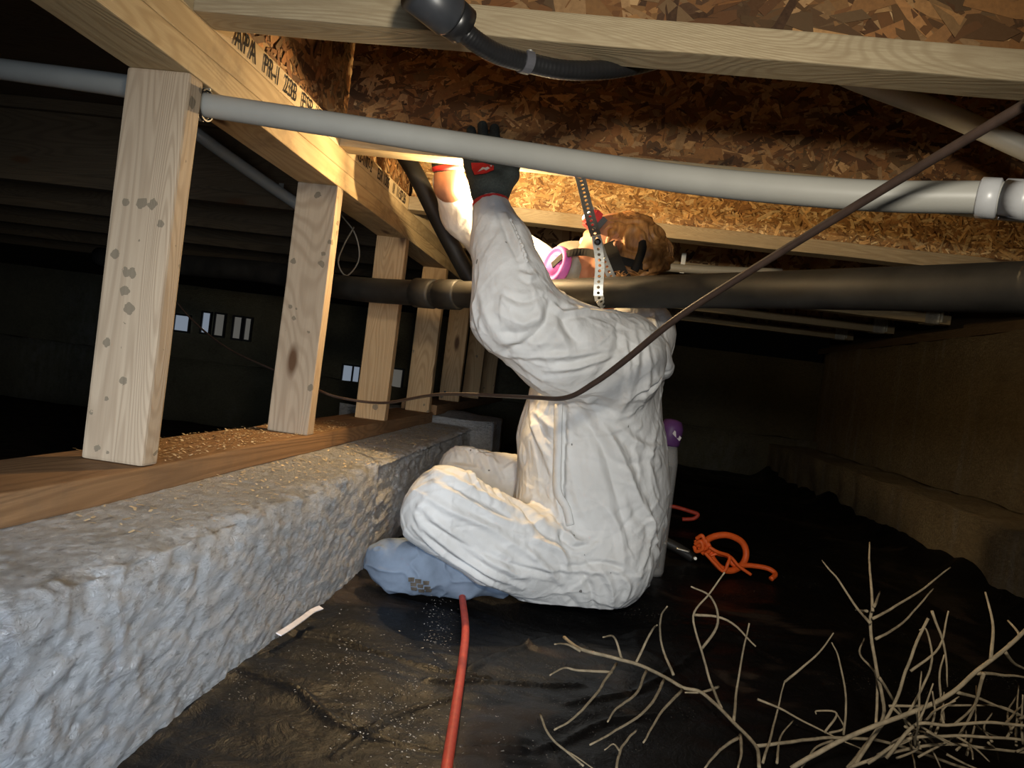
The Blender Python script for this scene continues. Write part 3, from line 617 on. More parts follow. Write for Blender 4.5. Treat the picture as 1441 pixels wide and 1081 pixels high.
tag(tube('brown_cable', [(.60, .40, .42), at(1540, 90, .60), at(1441, 148, .66), at(1250, 262, .78), at(1050, 385, .93), at(950, 450, 1.02), at(880, 507, 1.09), at(835, 540, 1.13), at(795, 560, 1.17), at(740, 559, 1.25), at(620, 555, 1.48), at(540, 567, 1.72), at(480, 560, 1.76), at(445, 548, 1.78), at(383, 520, 1.85), at(320, 490, 1.95), at(270, 450, 2.05), at(235, 405, 2.1), at(200, 340, 2.1)],
          np.array([.0046, .0046, .0046, .0046, .0046, .0046, .0046, .0043, .0038, .0033, .0032, .0032, .003, .003, .0026, .0026, .0026, .0026, .0026]), M['cable'], None, 10, 10), 'brown cable drooping from upper right across the white suit', 'cable')
tag(tube('thin_cable', [at(478, 300, 2.0), at(500, 330, 2.0), at(505, 365, 2.0), at(488, 388, 1.95), at(476, 370, 1.93), at(484, 345, 1.95), at(498, 320, 1.98)], .002, M['thinwire'], None, 8), 'thin loop of wire behind the second stud above the drain pipe', 'cable')
PR_ = [at(626, 1100, Z=GZ+.012), at(631, 1065, Z=GZ+.012), at(641, 1000, Z=GZ+.012), at(651, 930, Z=GZ+.014), at(655, 885, Z=GZ+.014), at(651, 845, Z=GZ+.014), at(648, 815, Z=GZ+.014)]
tag(tube('red_cord', PR_, .0066, M['redcord'], None, 14, 10), 'thick red cord running over the black sheet to the grey boot', 'cord')
# orange coil
t = empty('orange_coil'); tag(t, 'orange cord loosely coiled on the black sheet to the right', 'cord')
gy = at(1030, 805, Z=GZ+.02)[1]
def lp(pts, r, name='cord_loop', m='orange'): return tube(name, [at(x, y, gy-.0+dz) for x, y, dz in pts], r, M[m], t, 8, 10)
lp([(989, 768, 0), (1000, 757, .02), (1022, 753, .03), (1043, 762, .04), (1050, 778, .04), (1045, 794, .03), (1030, 803, .01), (1015, 800, 0), (1003, 787, 0), (1000, 777, 0)], .0085)
lp([(990, 768, 0), (1008, 778, .0), (1025, 783, .02), (1033, 795, .02), (1056, 796, .03), (1080, 800, .03), (1091, 808, .02), (1085, 815, 0)], .0065)
lp([(992, 778, -.02), (1005, 792, -.02), (1018, 804, -.02), (1024, 794, -.02), (1026, 783, -.01), (1010, 777, -.02), (998, 770, -.02)], .0045, 'tie_cord')
lp([(1000, 782, -.01), (1012, 779, -.01), (1028, 784, 0), (1040, 797, 0), (1057, 809, 0)], .004, 'tie_cord')
for dx, dy in ((0, 0), (-4, -6), (4, 5), (-6, 2)): lp([(984+dx, 764+dy, 0), (992+dx, 760+dy, -.01), (995+dx, 770+dy, -.01), (986+dx, 774+dy, 0), (983+dx, 767+dy, .01)], .005, 'knot')
gy2 = at(960, 728, Z=GZ+.02)[1]
tag(tube('orange_cord_end', [at(x, y, gy2) for x, y in [(938, 712), (952, 714), (972, 720), (982, 724), (976, 730), (960, 731)]], .007, M['redcord'], None, 8), 'short bend of reddish cord just behind the seated back', 'cord')
# dark tool behind the person
t = empty('hand_tool'); tag(t, 'small dark hand tool with bright metal bits lying behind the person', 'tool'); yt = at(960, 780, Z=GZ+.02)[1]
tube('handle', [at(935, 762, yt), at(955, 772, yt), at(975, 785, yt)], .014, M['dark'], t, 12)
tube('shaft', [at(952, 772, yt-.03), at(970, 777, yt-.03)], .003, M['galv'], t, 8); tube('shaft', [at(928, 760, yt-.02), at(938, 766, yt-.02)], .003, M['galv'], t, 8)
V, Q = lathegeo([(.001, 0), (.006, .002), (.004, .008)], at(978, 786, yt-.03), (0, -1, .2), 10); mesh('tip', V, Q, M['galv'], t)
# clear container with purple cap behind the back
t = empty('container'); tag(t, 'clear upright container with purple cap half hidden behind the back', 'container')
cb = at(928, 750, Z=GZ+.02); yc = 1.95; p0 = at(924, 745, yc); p1 = at(924, 625, yc); zb = GZ
ax0 = np.array([p0[0], yc, zb]); r0 = .030; hh = p1[2]-zb
V, Q = lathegeo([(r0*.9, 0), (r0, .01), (r0, hh-.04), (r0*.8, hh)], ax0, (0, 0, 1), 26); mesh('clear_body', V, Q, M['clear'], t, True)
V, Q = lathegeo([(r0*.62, .02), (r0*.62, hh-.05)], ax0, (0, 0, 1), 16); mesh('inner_core', V, Q, M['dark'], t, True)
V, Q = lathegeo([(r0*.75, 0), (r0*.92, .006), (r0*.95, .045), (r0*.7, .062), (.008, .066)], ax0+np.array([0, 0, hh]), (.1, 0, 1), 26); mesh('cap', V, Q, M['purple'], t, True)
lb = ax0+np.array([r0*.55, -r0*.78, hh+.028]); Nn = np.array([.55, -.8, 0]); Nn /= np.linalg.norm(Nn); uu = np.cross(Nn, [0, 0, 1]); V, Q = ribbongeo([lb-(.012*uu+np.array([0, 0, .008])), lb+(.012*uu+np.array([0, 0, .008]))], Nn, .010, .001); mesh('cap_label', V, Q, M['white'], t)

# ------------------------------------------------------------------ distant pale panels, daylight on them given as glow
panels = [((246, 444), (267, 466), 'day', 'leftmost pale glowing panel beside the first stud'), ((285, 440), (296, 469), 'day', 'narrow pale glowing panel crossed by the cable'), ((303, 442), (316, 473), 'day2', 'dimmest of the distant glowing panels'),
         ((329, 446), (340, 477), 'day2', 'tall narrow distant glowing panel, fourth from the first stud'), ((345, 448), (353, 479), 'day2', 'tall narrow distant glowing panel nearest the second stud'), ((482, 515), (506, 543), 'day', 'bluish glowing panel with dark bar, between second and third studs'), ((551, 520), (566, 545), 'day2', 'dim glowing panel between third and fourth studs')]
for (x0, y0), (x1, y1), mt, lab in panels:  # pale panels lit by daylight, built as glowing vents with added frames
    c = at((x0+x1)/2, (y0+y1)/2, 5.12); s = (x1-x0)/F*5.1; hgt = (y1-y0)/F*5.1; t = empty("glow_panel", (c[0], 5.12, c[2])); tag(t, lab, 'panel', 'distant glowing panels')
    mesh('glow_face', *boxgeo((0, 0, 0), (s, .006, hgt)), M[mt], t)
    g = [boxgeo((sx*(s/2+.006), -.004, 0), (.012, .02, hgt+.024)) for sx in (-1, 1)]+[boxgeo((0, -.004, sz*(hgt/2+.006)), (s, .02, .012)) for sz in (-1, 1)]
    mesh('frame', *join(g), M['dark'], t)
    if x0 == 482: mesh('bar', *boxgeo((.01, -.006, 0), (.012, .01, hgt)), M['dark'], t)

# ------------------------------------------------------------------ the person
def chain(pts, k=.03, ys=1.0):
    out = []
    for p, q in zip(pts[:-1], pts[1:]):
        a, b = at(p[0], p[1], p[2]), at(q[0], q[1], q[2])
        out.append((a, b, p[3], q[3], k, ys))
    return out
person = empty('person', (at(835, 850, 1.7)[0], 1.7, GZ)); tag(person, 'person in white hooded coverall sitting on the ground, both arms raised to the joist', 'person')
PT = Matrix.Translation(-Vector(person.location))
def own(o, p=None): o.parent = p or person; o.matrix_basis = PT if (p is None) else Matrix.Identity(4); return o
# head frame
cp, sp = math.cos(math.radians(15)), math.sin(math.radians(15))
HF = np.array([-.94*cp, .34*cp, sp]); HS = np.array([-.34, -.94, 0.]); HU = np.array([.94*sp, -.34*sp, cp]); HC = at(868, 361, 1.70); HSc = .82
def Hd(f, s, u): return HC+HSc*(f*HF+s*HS+u*HU)
def hp(p, q, ra, rb, k=.02): return (Hd(*p), Hd(*q), ra*HSc, rb*HSc, k, 1.)
head = [hp((-.025, 0, .03), (.02, 0, .032), .080, .076), hp((.045, 0, -.01), (.052, 0, -.062), .055, .037),
        hp((.0, .042, -.025), (.042, .02, -.075), .03, .022), hp((.0, -.042, -.025), (.042, -.02, -.075), .03, .022),
        hp((.098, 0, .004), (.116, 0, -.028), .008, .012, .012), hp((.084, -.036, .024), (.084, .036, .024), .012, .012, .012),
        hp((.066, .036, -.022), (.066, .036, -.022), .026, .026), hp((.066, -.036, -.022), (.066, -.036, -.022), .026, .026),
        hp((.101, .033, .006), (.101, .033, .006), .013, .013, -.008), hp((.101, -.033, .006), (.101, -.033, .006), .013, .013, -.008),
        hp((-.035, 0, -.05), (-.075, 0, -.15), .054, .06)]
for s in (1, -1):
    head += [hp((-.006, s*.076, .018), (-.018, s*.084, .022), .007, .007, .006), hp((-.018, s*.084, .022), (-.026, s*.086, .002), .007, .007, .006), hp((-.026, s*.086, .002), (-.012, s*.078, -.026), .007, .009, .006), hp((-.012, s*.074, .01), (-.012, s*.074, -.02), .009, .009, .006)]
V1, l1, r1 = sdf_grid(head, .0035); hP, hQ = surfnets(V1, l1, r1); hP = relax(hP, hQ, 1)
SH = .018
arm_n = [(692, 300, 1.475, .040), (704, 345, 1.465, .058), (716, 393, 1.44, .067), (724, 440, 1.43, .077)]
arm_n2 = [(724, 440, 1.43, .077), (790, 488, 1.47, .088), (866, 508, 1.54, .100)]
arm_f = [(631, 257, 1.71, .036), (655, 300, 1.76, .050), (700, 343, 1.83, .060), (748, 384, 1.87, .064), (830, 450, 1.88, .072)]
torso = [(874, 502, 1.70, .098), (842, 545, 1.70, .126), (832, 620, 1.70, .146), (832, 700, 1.70, .150), (836, 748, 1.70, .142)]
hips = [(838, 768, 1.63, .115), (838, 758, 1.77, .115)]
thigh_n = [(845, 785, 1.62, .105), (738, 774, 1.52, .078), (630, 712, 1.44, .071)]
shin_n = [(612, 728, 1.44, .062), (690, 785, 1.46, .055), (790, 825, 1.57, .055)]
thigh_f = [(800, 762, 1.82, .105), (716, 692, 1.86, .084), (652, 664, 1.86, .062)]
shin_f = [(655, 690, 1.84, .052), (655, 745, 1.68, .05), (648, 795, 1.56, .042)]
inner = lambda c: [(a, b, Y, max(.026, r-.022)) for a, b, Y, r in c]
bod = chain([(690, 270, 1.487, .024), (692, 300, 1.475, .0285), (704, 345, 1.465, .036), (724, 440, 1.43, .045)])+chain(inner(arm_n2))+chain([(630, 236, 1.70, .029), (634, 262, 1.71, .031), (700, 343, 1.83, .04), (748, 384, 1.87, .044)])+chain(inner(arm_f[3:]))
bod += chain(inner(torso), .04, 1.2)+chain(inner(hips), .04)+chain(inner(thigh_n))+chain(inner(shin_n))+chain(inner(thigh_f))+chain(inner(shin_f))
bod += [(Hd(-.06, 0, -.10), at(880, 490, 1.70), .055, .075, .03, 1.)]
V2, l2, r2 = sdf_grid(bod, .009); bP, bQ = surfnets(V2, l2, r2); bP = relax(bP, bQ, 1); bP[:, 2] = np.maximum(bP[:, 2], GZ+.022)
own(fastmesh('body', np.vstack([bP, hP]), np.vstack([bQ, hQ+len(bP)]), M['skin']))
for s in (1, -1):
    V, Q = lathegeo([(.0008, .0125), (.005, .0115), (.0095, .008), (.0125, 0), (.009, -.009), (.001, -.0125)], Hd(.085, s*.033, .006), HF+HS*s*.25, 16); e = own(mesh('eye', V, Q, M['eye'], None, True))
    ax = HF+HS*s*.25; ax /= np.linalg.norm(ax); V, Q = lathegeo([(.0008, .001), (.0055, 0)], Hd(.085, s*.033, .006)+ax*.0122, ax, 12); own(mesh('iris', V, Q, M['iris']), e)
# coverall -----------------------------------------------------------
suit = chain(arm_n, .02)+chain(arm_n2, .03)+chain(arm_f, .03)+chain(torso, .05, 1.22)+chain(hips, .04)+chain(thigh_n, .022)+chain(shin_n, .012)+chain(thigh_f, .022)+chain(shin_f[:2], .015)
suit += chain([(846, 788, 1.60, .098), (815, 796, 1.60, .098)], .03)
suit += chain([(884, 470, 1.70, .082), (905, 468, 1.70, .070)], .03)                     # collar
suit += chain([(908, 468, 1.66, .032), (928, 495, 1.62, .022), (936, 516, 1.62, .019), (937, 524, 1.62, .014)], .010, 1.8)+chain([(910, 470, 1.74, .034), (924, 490, 1.78, .026)], .02, 1.4)   # folded hood
suit += [(Hd(-.05, 0, -.06), Hd(-.075, 0, -.16), .048, .058, -.012, 1.)]                 # neck opening
V3, l3, r3 = sdf_grid(suit, .0052); P, Q = surfnets(V3, l3, r3); P = relax(P, Q, 2); P, Q = refine(P, Q); P = relax(P, Q, 2)
Nv = normals(P, Q)
# broad cloth billow, folds and crumple
def proj(P): d = P@fw; return W/2+F*(P@CR)/d, H/2-F*(P@CU)/d, d
pu, pv, pd = proj(P)
wrp = np.stack([fbm(P, 5, 2, 1), fbm(P, 5, 2, 8), fbm(P, 5, 2, 15)], -1)
def ridged(S, sc, off, w=.05): return 1-np.abs(fbm(S+w*wrp, sc, 2, off))*1.6
d = .007*fbm(P, 5.5, 2, 40)+.0007*ridged(P, 34, 71, .03)
SEG = [(a, b) for c in (arm_n, arm_n2, arm_f, torso, thigh_n, shin_n, thigh_f) for a, b, *_ in chain(c)]
SA = np.array([a for a, b in SEG]); SB = np.array([b for a, b in SEG]); cr = np.random.default_rng(21)
for i in range(900):
    j = cr.integers(len(P)); c = P[j]; n_ = Nv[j]
    tt = np.clip(((c-SA)*(SB-SA)).sum(1)/((SB-SA)**2).sum(1), 0, 1); k_ = np.argmin(np.linalg.norm(c-SA-(SB-SA)*tt[:, None], axis=1)); D_ = SB[k_]-SA[k_]
    D_ = D_-n_*(D_@n_); D_ /= np.linalg.norm(D_)+1e-9; a = cr.normal(0, .5)+(.9 if cr.random() < .3 else 0); Bn = np.cross(n_, D_); D2 = D_*math.cos(a)+Bn*math.sin(a); B2 = np.cross(n_, D2)
    Lh = cr.uniform(.015, .085); w_ = cr.uniform(.0025, .0085); h_ = w_*cr.uniform(.25, .6)*(.45 if pv[j] < 400 else 1)*(1 if cr.random() < .75 else -.8); kp = cr.normal(0, 3)
    q = P-c; k = np.where((np.abs(q[:, 0]) < Lh) & (np.abs(q[:, 1]) < Lh) & (np.abs(q[:, 2]) < Lh))[0]; q = q[k]
    t_ = q@D2; b_ = (q@B2-kp*t_*t_)/w_; tp = np.clip(1-(t_/Lh)**2, 0, 1)*((q@n_) > -.045)*(Nv[k]@n_ > .1)
    d[k] += h_*tp*np.where(b_ < 0, np.clip(1+b_, 0, 1), np.exp(-b_/1.8))
# named folds seen on the cloth: (pixel polyline, width m, height m)
FOLDS = [([(826, 565), (850, 598), (872, 640), (892, 690), (915, 740), (925, 780)], .011, .012), ([(805, 568), (845, 625), (866, 690), (880, 740)], .010, -.009),
 ([(845, 575), (880, 610), (925, 650)], .010, .007), ([(720, 500), (770, 502), (820, 499), (868, 490)], .006, .006), ([(766, 522), (810, 519), (850, 505), (880, 495)], .006, .007),
 ([(868, 445), (872, 480), (862, 505), (840, 530)], .009, -.006), ([(892, 455), (898, 500), (885, 560), (872, 585)], .008, .006), ([(905, 465), (915, 520), (905, 575)], .007, .005), ([(878, 470), (886, 520), (880, 560)], .006, .005),
 ([(775, 425), (768, 455), (745, 478), (715, 492)], .010, -.012), ([(780, 432), (795, 440), (828, 436)], .006, .008), ([(790, 432), (800, 465), (815, 480)], .012, -.009), ([(700, 410), (735, 425), (765, 415)], .007, -.006),
 ([(712, 302), (722, 330), (732, 350), (740, 372)], .007, .008), ([(705, 304), (716, 335), (728, 365)], .006, -.005), ([(672, 400), (690, 452), (720, 490)], .010, .005), ([(735, 385), (745, 392), (752, 386)], .006, .008),
 ([(700, 440), (735, 455), (760, 440)], .009, .007), ([(700, 465), (730, 470), (752, 460)], .008, -.006), ([(760, 450), (790, 470), (800, 500)], .012, .007),
 ([(745, 560), (752, 600), (765, 640), (790, 690)], .008, .006), ([(752, 580), (775, 600), (785, 606)], .006, .007), ([(754, 588), (770, 615), (783, 622)], .006, -.005), ([(752, 600), (765, 630), (778, 650)], .006, .006),
 ([(786, 560), (786, 620), (784, 690), (790, 745)], .006, .006), ([(793, 560), (793, 620), (791, 690), (797, 745)], .006, -.006),
 ([(715, 700), (735, 712), (760, 745), (785, 760)], .012, -.012), ([(610, 665), (650, 680), (690, 700), (720, 712)], .009, .007), ([(608, 682), (650, 700), (700, 728), (735, 738)], .008, .007), ([(600, 700), (640, 722), (700, 745)], .007, .006),
 ([(592, 712), (630, 745), (690, 790), (740, 815)], .008, .008), ([(588, 728), (625, 765), (680, 805), (735, 830)], .007, .008), ([(584, 742), (615, 775), (660, 808), (720, 838)], .006, .007), ([(600, 735), (650, 765), (720, 795), (770, 808)], .008, -.008),
 ([(594, 750), (640, 788), (700, 822)], .006, -.006), ([(640, 720), (700, 750), (750, 785), (790, 820)], .009, .006),
 ([(641, 628), (648, 650), (670, 680), (690, 705)], .007, .008), ([(665, 628), (680, 655), (700, 690), (715, 705)], .006, .007), ([(652, 626), (668, 655), (688, 690)], .006, -.006), ([(690, 640), (705, 670), (716, 700)], .006, .006), ([(678, 632), (693, 662), (708, 698)], .005, -.005),
 ([(755, 700), (790, 740), (795, 770), (830, 790)], .010, -.010), ([(770, 718), (800, 755), (825, 765)], .008, .010), ([(752, 760), (790, 775), (800, 810)], .008, .008), ([(785, 735), (805, 770), (840, 760)], .007, -.009),
 ([(720, 790), (760, 800), (830, 805), (880, 803)], .006, .006), ([(800, 800), (850, 792), (880, 803)], .006, -.007), ([(845, 800), (860, 825), (862, 850)], .008, .010), ([(820, 805), (832, 830), (835, 855)], .008, -.009), ([(870, 805), (885, 825), (880, 845)], .007, .008),
 ([(740, 770), (770, 800), (800, 845)], .008, .008), ([(760, 790), (790, 830), (815, 858)], .008, -.007), ([(840, 700), (870, 740), (878, 800)], .010, .008), ([(800, 640), (812, 700), (835, 745)], .010, .005), ([(905, 700), (915, 750), (900, 810)], .009, .007), ([(925, 600), (910, 650), (925, 700)], .010, .006),
 ([(930, 625), (915, 630), (890, 620)], .007, .006), ([(852, 640), (880, 655), (920, 645)], .009, -.005), ([(900, 560), (925, 545), (940, 520)], .007, -.008), ([(800, 430), (835, 436), (862, 440)], .009, .006)]
order = np.argsort(pd)
for pl, wdt, hg in FOLDS:
    if pl[0][1] > 620: wdt, hg = wdt*.75, hg*.72
    else: wdt, hg = wdt*.85, hg*.9
    s = catmull([(a, b) for a, b in pl], 7); pts = []
    for a, b in s:
        k = (np.abs(pu-a) < 5) & (np.abs(pv-b) < 5)
        if k.any():
            j = np.where(k)[0]; j = j[pd[j] < pd[j].min()+.025]; pts.append(P[j[np.argmin((pu[j]-a)**2+(pv[j]-b)**2)]])
    if len(pts) < 3: continue
    pts = np.array(pts)
    for _ in range(4): pts[1:-1] = .5*pts[1:-1]+.25*(pts[:-2]+pts[2:])
    lo = pts.min(0)-.05; hi = pts.max(0)+.05; k = np.where(((P > lo) & (P < hi)).all(1))[0]
    # points along denser segments
    dn = catmull(pts, 3); D = np.full(len(k), 9.); A = np.zeros(len(k), int)
    for i, q in enumerate(dn):
        e = np.linalg.norm(P[k]-q, axis=1); u_ = e < D; D[u_] = e[u_]; A[u_] = i
    tp = np.sin(np.pi*np.clip((A+.5)/len(dn), .06, .94))**.5
    d[k] += hg*tp*(np.exp(-(D/wdt)**1.4)-.35*np.exp(-((D-2.0*wdt)/wdt)**2))
cuff = np.array(at(690, 300, 1.475)); dc = np.linalg.norm(P-cuff, axis=1)
d *= np.clip(dc/.05, .3, 1)
P = P+Nv*d[:, None]; P = relax(P, Q, 1, .3); gz = GZ+.004+.01*fbm(P, 6, 2)*0
P[:, 2] = np.where(P[:, 2] < gz+.01, gz+.01+(P[:, 2]-gz-.01)*.15, P[:, 2])
own(fastmesh('coverall', P, Q, M['suit']))
# grey boot cover of the tucked foot
V4, l4, r4 = sdf_grid(chain([(700, 822, 1.53, .024), (650, 808, 1.50, .042), (600, 800, 1.475, .046), (560, 795, 1.465, .046), (545, 790, 1.46, .040)], .02), .005); sP, sQ = surfnets(V4, l4, r4); sP = relax(sP, sQ, 1); sP, sQ = refine(sP, sQ)
sn = normals(sP, sQ); sP += sn*(.006*np.clip(1-np.abs(fbm(sP*np.array([.9, 1, 1.2]), 22, 2))*1.7, 0, 1)**2+.003*fbm(sP, 14, 3))[:, None]; sP[:, 2] = np.maximum(sP[:, 2], GZ+.006)
boot = own(fastmesh('boot_cover', sP, sQ, M['shoe'])); boot['label'] = 'blue grey cloth boot cover'
sc_ = []
su, sv, sdp = proj(sP)
for i in range(3):
    for j in range(3):
        a, b = 579+i*10+j*2, 816+j*7+i*2
        k = np.argmin((su-a)**2+(sv-b)**2+(sdp-sdp.min())*2000)
        q = sP[k]+sn[k]*.0015; n_ = sn[k]; e_ = np.cross(n_, [0, 0, 1.]); e_ /= np.linalg.norm(e_); f_ = np.cross(n_, e_)
        sc_.append(([q+e_*x*.0058+f_*y*.0046 for x, y in ((-1, -1), (1, -.8), (.8, 1), (-1, .9))], [(0, 1, 2, 3)]))
own(mesh('sole_mark', *join(sc_), M['mud']), boot)
# gloves ----------------------------------------------------------------
def glove(palm, fingers, thumb, name):
    pr = []
    for a, b in palm: pr += chain([a, b], .014)
    for f in fingers: pr += chain(f, .004)
    pr += chain(thumb, .010)
    V_, l_, r_ = sdf_grid(pr, .0026); gP, gQ = surfnets(V_, l_, r_); gP = relax(gP, gQ, 1); return own(fastmesh(name, gP, gQ, M['glove']))
kn = [(662, 231), (673, 226), (687, 224), (702, 228)]
pl = [((690, 283, 1.483, .0315), (690, 265, 1.487, .0315))]+[((690+(x-690)*.4, 268, 1.488, .022), (x, y, 1.535, .0145)) for x, y in kn]+[((676, 245, 1.515, .018), (704, 247, 1.515, .018))]
fg = [[(662, 231, 1.535, .0115), (654, 212, 1.55, .010), (650, 194, 1.570, .0090)], [(673, 226, 1.535, .012), (666, 203, 1.552, .0108), (663, 184, 1.570, .0098)],
      [(687, 224, 1.535, .0125), (681, 199, 1.552, .011), (679, 177, 1.572, .0102)], [(702, 228, 1.535, .0125), (697, 202, 1.552, .011), (696, 181, 1.571, .0100)]]
gl = glove(pl, fg, [(704, 268, 1.487, .020), (718, 247, 1.50, .016), (724, 228, 1.53, .013), (721, 212, 1.555, .0115)], 'glove'); gl['label'] = 'dark glove with red badge and red cuff'
a_ = np.linspace(0, 2*np.pi, 25)
def cuff_ring(c0, c1, r, nm, par):
    V, Q = tubegeo(np.array([c0, c0+(c1-c0)*.2, c0+(c1-c0)*.8, c1]), np.array([r*.97, r*1.06, r*1.06, r*.97]), 24, False); return own(mesh(nm, V, Q, M['redtrim'], None, True), par)
cuff_ring(at(690, 284, 1.481), at(691, 292, 1.478), .0335, 'glove_cuff', gl)
# badge with a pale slanted bolt mark
gP_ = np.array([v.co[:] for v in gl.data.vertices]); gu, gv, gd = proj(gP_)
def onglove(x, y, off):
    k = np.where((abs(gu-x) < 4) & (abs(gv-y) < 4))[0]; z = gd[k].min(); dd = fw + (x-W/2)/F*CR + (H/2-y)/F*CU; return dd*(z-off)
def decal(name, pts, off, mat, par):
    t_ = np.array([onglove(x, y, off) for x, y in pts]); b_ = np.array([onglove(x, y, off-.004) for x, y in pts]); n = len(pts)
    return own(mesh(name, list(t_)+list(b_), [tuple(range(n))]+[(i, i+n, (i+1) % n+n, (i+1) % n) for i in range(n)], mat), par)
bd = decal('badge', [(663, 229), (680, 229), (695, 233), (695, 239), (684, 244), (668, 246), (664, 238)], .0035, M['logo'], gl)
decal('badge_mark', [(672, 242), (679, 235), (683, 236), (692, 232), (692, 235), (684, 240), (681, 238)], .0050, M['white'], gl)
kn2 = [(613, 205), (624, 201), (637, 202), (649, 207)]
pl2 = [((630, 238, 1.70, .031), (630, 228, 1.70, .031))]+[((630+(x-630)*.4, 228, 1.70, .022), (x, y, 1.672, .0145)) for x, y in kn2]
fg2 = [[(x, y, 1.672, .0115), (x-1, y-17, 1.668, .0105), (x, y-29, 1.665, .009)] for x, y in kn2]
gr_ = glove(pl2, fg2, [(645, 232, 1.70, .018), (661, 222, 1.70, .015), (668, 208, 1.69, .012)], 'glove')
cuff_ring(at(630, 232, 1.70), at(631, 240, 1.703), .0335, 'glove_cuff', gr_)
# respirator ---------------------------------------------------------------
V5, l5, r5 = sdf_grid([hp((.098, 0, -.012), (.128, 0, -.045), .024, .036), hp((.128, 0, -.045), (.118, 0, -.085), .040, .036), hp((.09, .03, -.04), (.09, .03, -.075), .026, .028), hp((.09, -.03, -.04), (.09, -.03, -.075), .026, .028), hp((.165, 0, -.072), (.172, 0, -.075), .018, .016, .008)], .003)
mP, mQ = surfnets(V5, l5, r5); mP = relax(mP, mQ, 2); rs = own(fastmesh('respirator', mP, mQ, M['mask'])); rs['label'] = 'grey half mask with pink filters'
for s in (1, -1):
    V, Q = lathegeo([(.012, -.022), (.020, -.014), (.040, -.012), (.0425, -.008), (.0425, .004), (.039, .008), (.034, .008), (.032, .005), (.022, .005), (.020, .009), (.006, .010)], Hd(.125, s*.066, -.078), .55*HF+s*.85*HS, 30); own(mesh('filter', V, Q, M['pink'], None, True), rs)
def band(pts, w, nm, par, offs=.0): 
    C = catmull([Hd(*p) for p in pts], 6); Nn = np.array([c-Hd(0, 0, (p*0)) for c, p in zip(C, range(len(C)))]); Nn /= np.linalg.norm(Nn, axis=1)[:, None]; V, Q = ribbongeo(C, Nn, w, .0022); o = mesh(nm, V, Q, M['strap']); return own(o, par)
for s in (1, -1):
    band([(.128, s*.080, -.082), (.10, s*.088, -.045), (.055, s*.083, -.022), (.0, s*.094, -.018), (-.05, s*.089, -.012), (-.095, s*.05, -.005), (-.112, 0, 0)], .016, 'strap', rs)
    band([(.0, s*.088, .02), (-.03, s*.096, -.01), (-.065, s*.085, -.045), (-.10, s*.045, -.07), (-.112, 0, -.075)], .026, 'strap', rs)
# hair: cap, bun and loose strands
cap = [hp((-.034, 0, .036), (-.004, 0, .036), .085, .079), hp((-.05, 0, .0), (-.05, 0, -.02), .070, .05), hp((.075, 0, -.015), (.085, 0, -.06), .068, .06, -.015), hp((.062, .062, -.02), (.0, .11, -.06), .05, .05, -.01), hp((.062, -.062, -.02), (.0, -.11, -.06), .05, .05, -.01), hp((.10, 0, .045), (.105, 0, .045), .055, .055, -.01)]
V6, l6, r6 = sdf_grid(cap, .0032); cP, cQ = surfnets(V6, l6, r6); cP = relax(cP, cQ, 1); cn = normals(cP, cQ); cP += cn*(.003*np.sin(fbm(cP, 22, 2)*9+cP[:, 2:3].ravel()*160))[:, None]
hair = own(fastmesh('hair', cP, cQ, M['hair'])); hair['label'] = 'ginger hair tied in a bun'
bc = at(926, 355, 1.71); gs = []
V7, l7, r7 = sdf_grid(chain([(872, 330, 1.66, .028), (884, 334, 1.66, .030)], .008)+chain([(924, 346, 1.71, .028), (928, 364, 1.71, .030)], .010), .0032); nP, nQ = surfnets(V7, l7, r7); nn = normals(nP, nQ); nP += nn*(.003*np.sin(fbm(nP, 20, 2, 5)*11))[:, None]
own(fastmesh('bun', nP, nQ, M['hair']), hair)
r = np.random.default_rng(11)
for i in range(170):
    ph = r.uniform(0, 6.28); tl = r.uniform(-1, 1); R_ = .031*math.sqrt(max(.05, 1-tl*tl*.7)); pts = []
    for t_ in np.linspace(0, 1, 9):
        a = ph+t_*2.6; q = bc+np.array([R_*math.cos(a), tl*.03-.002, R_*1.05*math.sin(a)])+r.normal(0, .0007, 3); pts.append(q)
    gs.append(tubegeo(np.array(pts), np.array([.0004, .0011, .0013, .0013, .0013, .0013, .0012, .0010, .0003]), 4, False))
for i in range(260):                       # strands swept from brow to bun
    s0 = r.uniform(-.9, .9); u0 = r.uniform(-.25, 1); A0 = Hd(.055-.06*abs(s0), s0*.078, .075+.03*(1-abs(s0))); B0 = Hd(-.105, s0*.03, .03+.02*u0); pts = []
    for t_ in np.linspace(0, 1, 9):
        q = A0*(1-t_)+B0*t_-HC; L = np.linalg.norm(q); q = q/L*(.070+.003*r.random()+.010*math.sin(3.14*t_)*max(0, u0)) if 1 else q; q = q+np.array([0, 0, .006*math.sin(t_*9+i)])*.5; pts.append(HC+q+np.array(HU)*.018)
    gs.append(tubegeo(np.array(pts), .0011, 4, False))
for i in range(40):                        # wisps by the neck and ear
    A0 = Hd(-.02-.05*r.random(), .085, -.02-.04*r.random()); v = np.array([r.normal(0, .01), -.006, -.012]); pts = [A0+v*t_*1.6+np.array([.012*math.sin(t_*3+i), 0, 0]) for t_ in np.linspace(0, 1.5, 7)]
    gs.append(tubegeo(np.array(pts), .0009, 4, False))
st = own(mesh('loose_strands', *join(gs), M['hair'], None, True), hair); st['kind'] = 'stuff'
own(tube('hair_tie', [at(897, 316, 1.66), at(903, 330, 1.635), at(904, 348, 1.622), at(899, 366, 1.622), at(893, 380, 1.63)], .009, M['strap'], None, 10), hair)
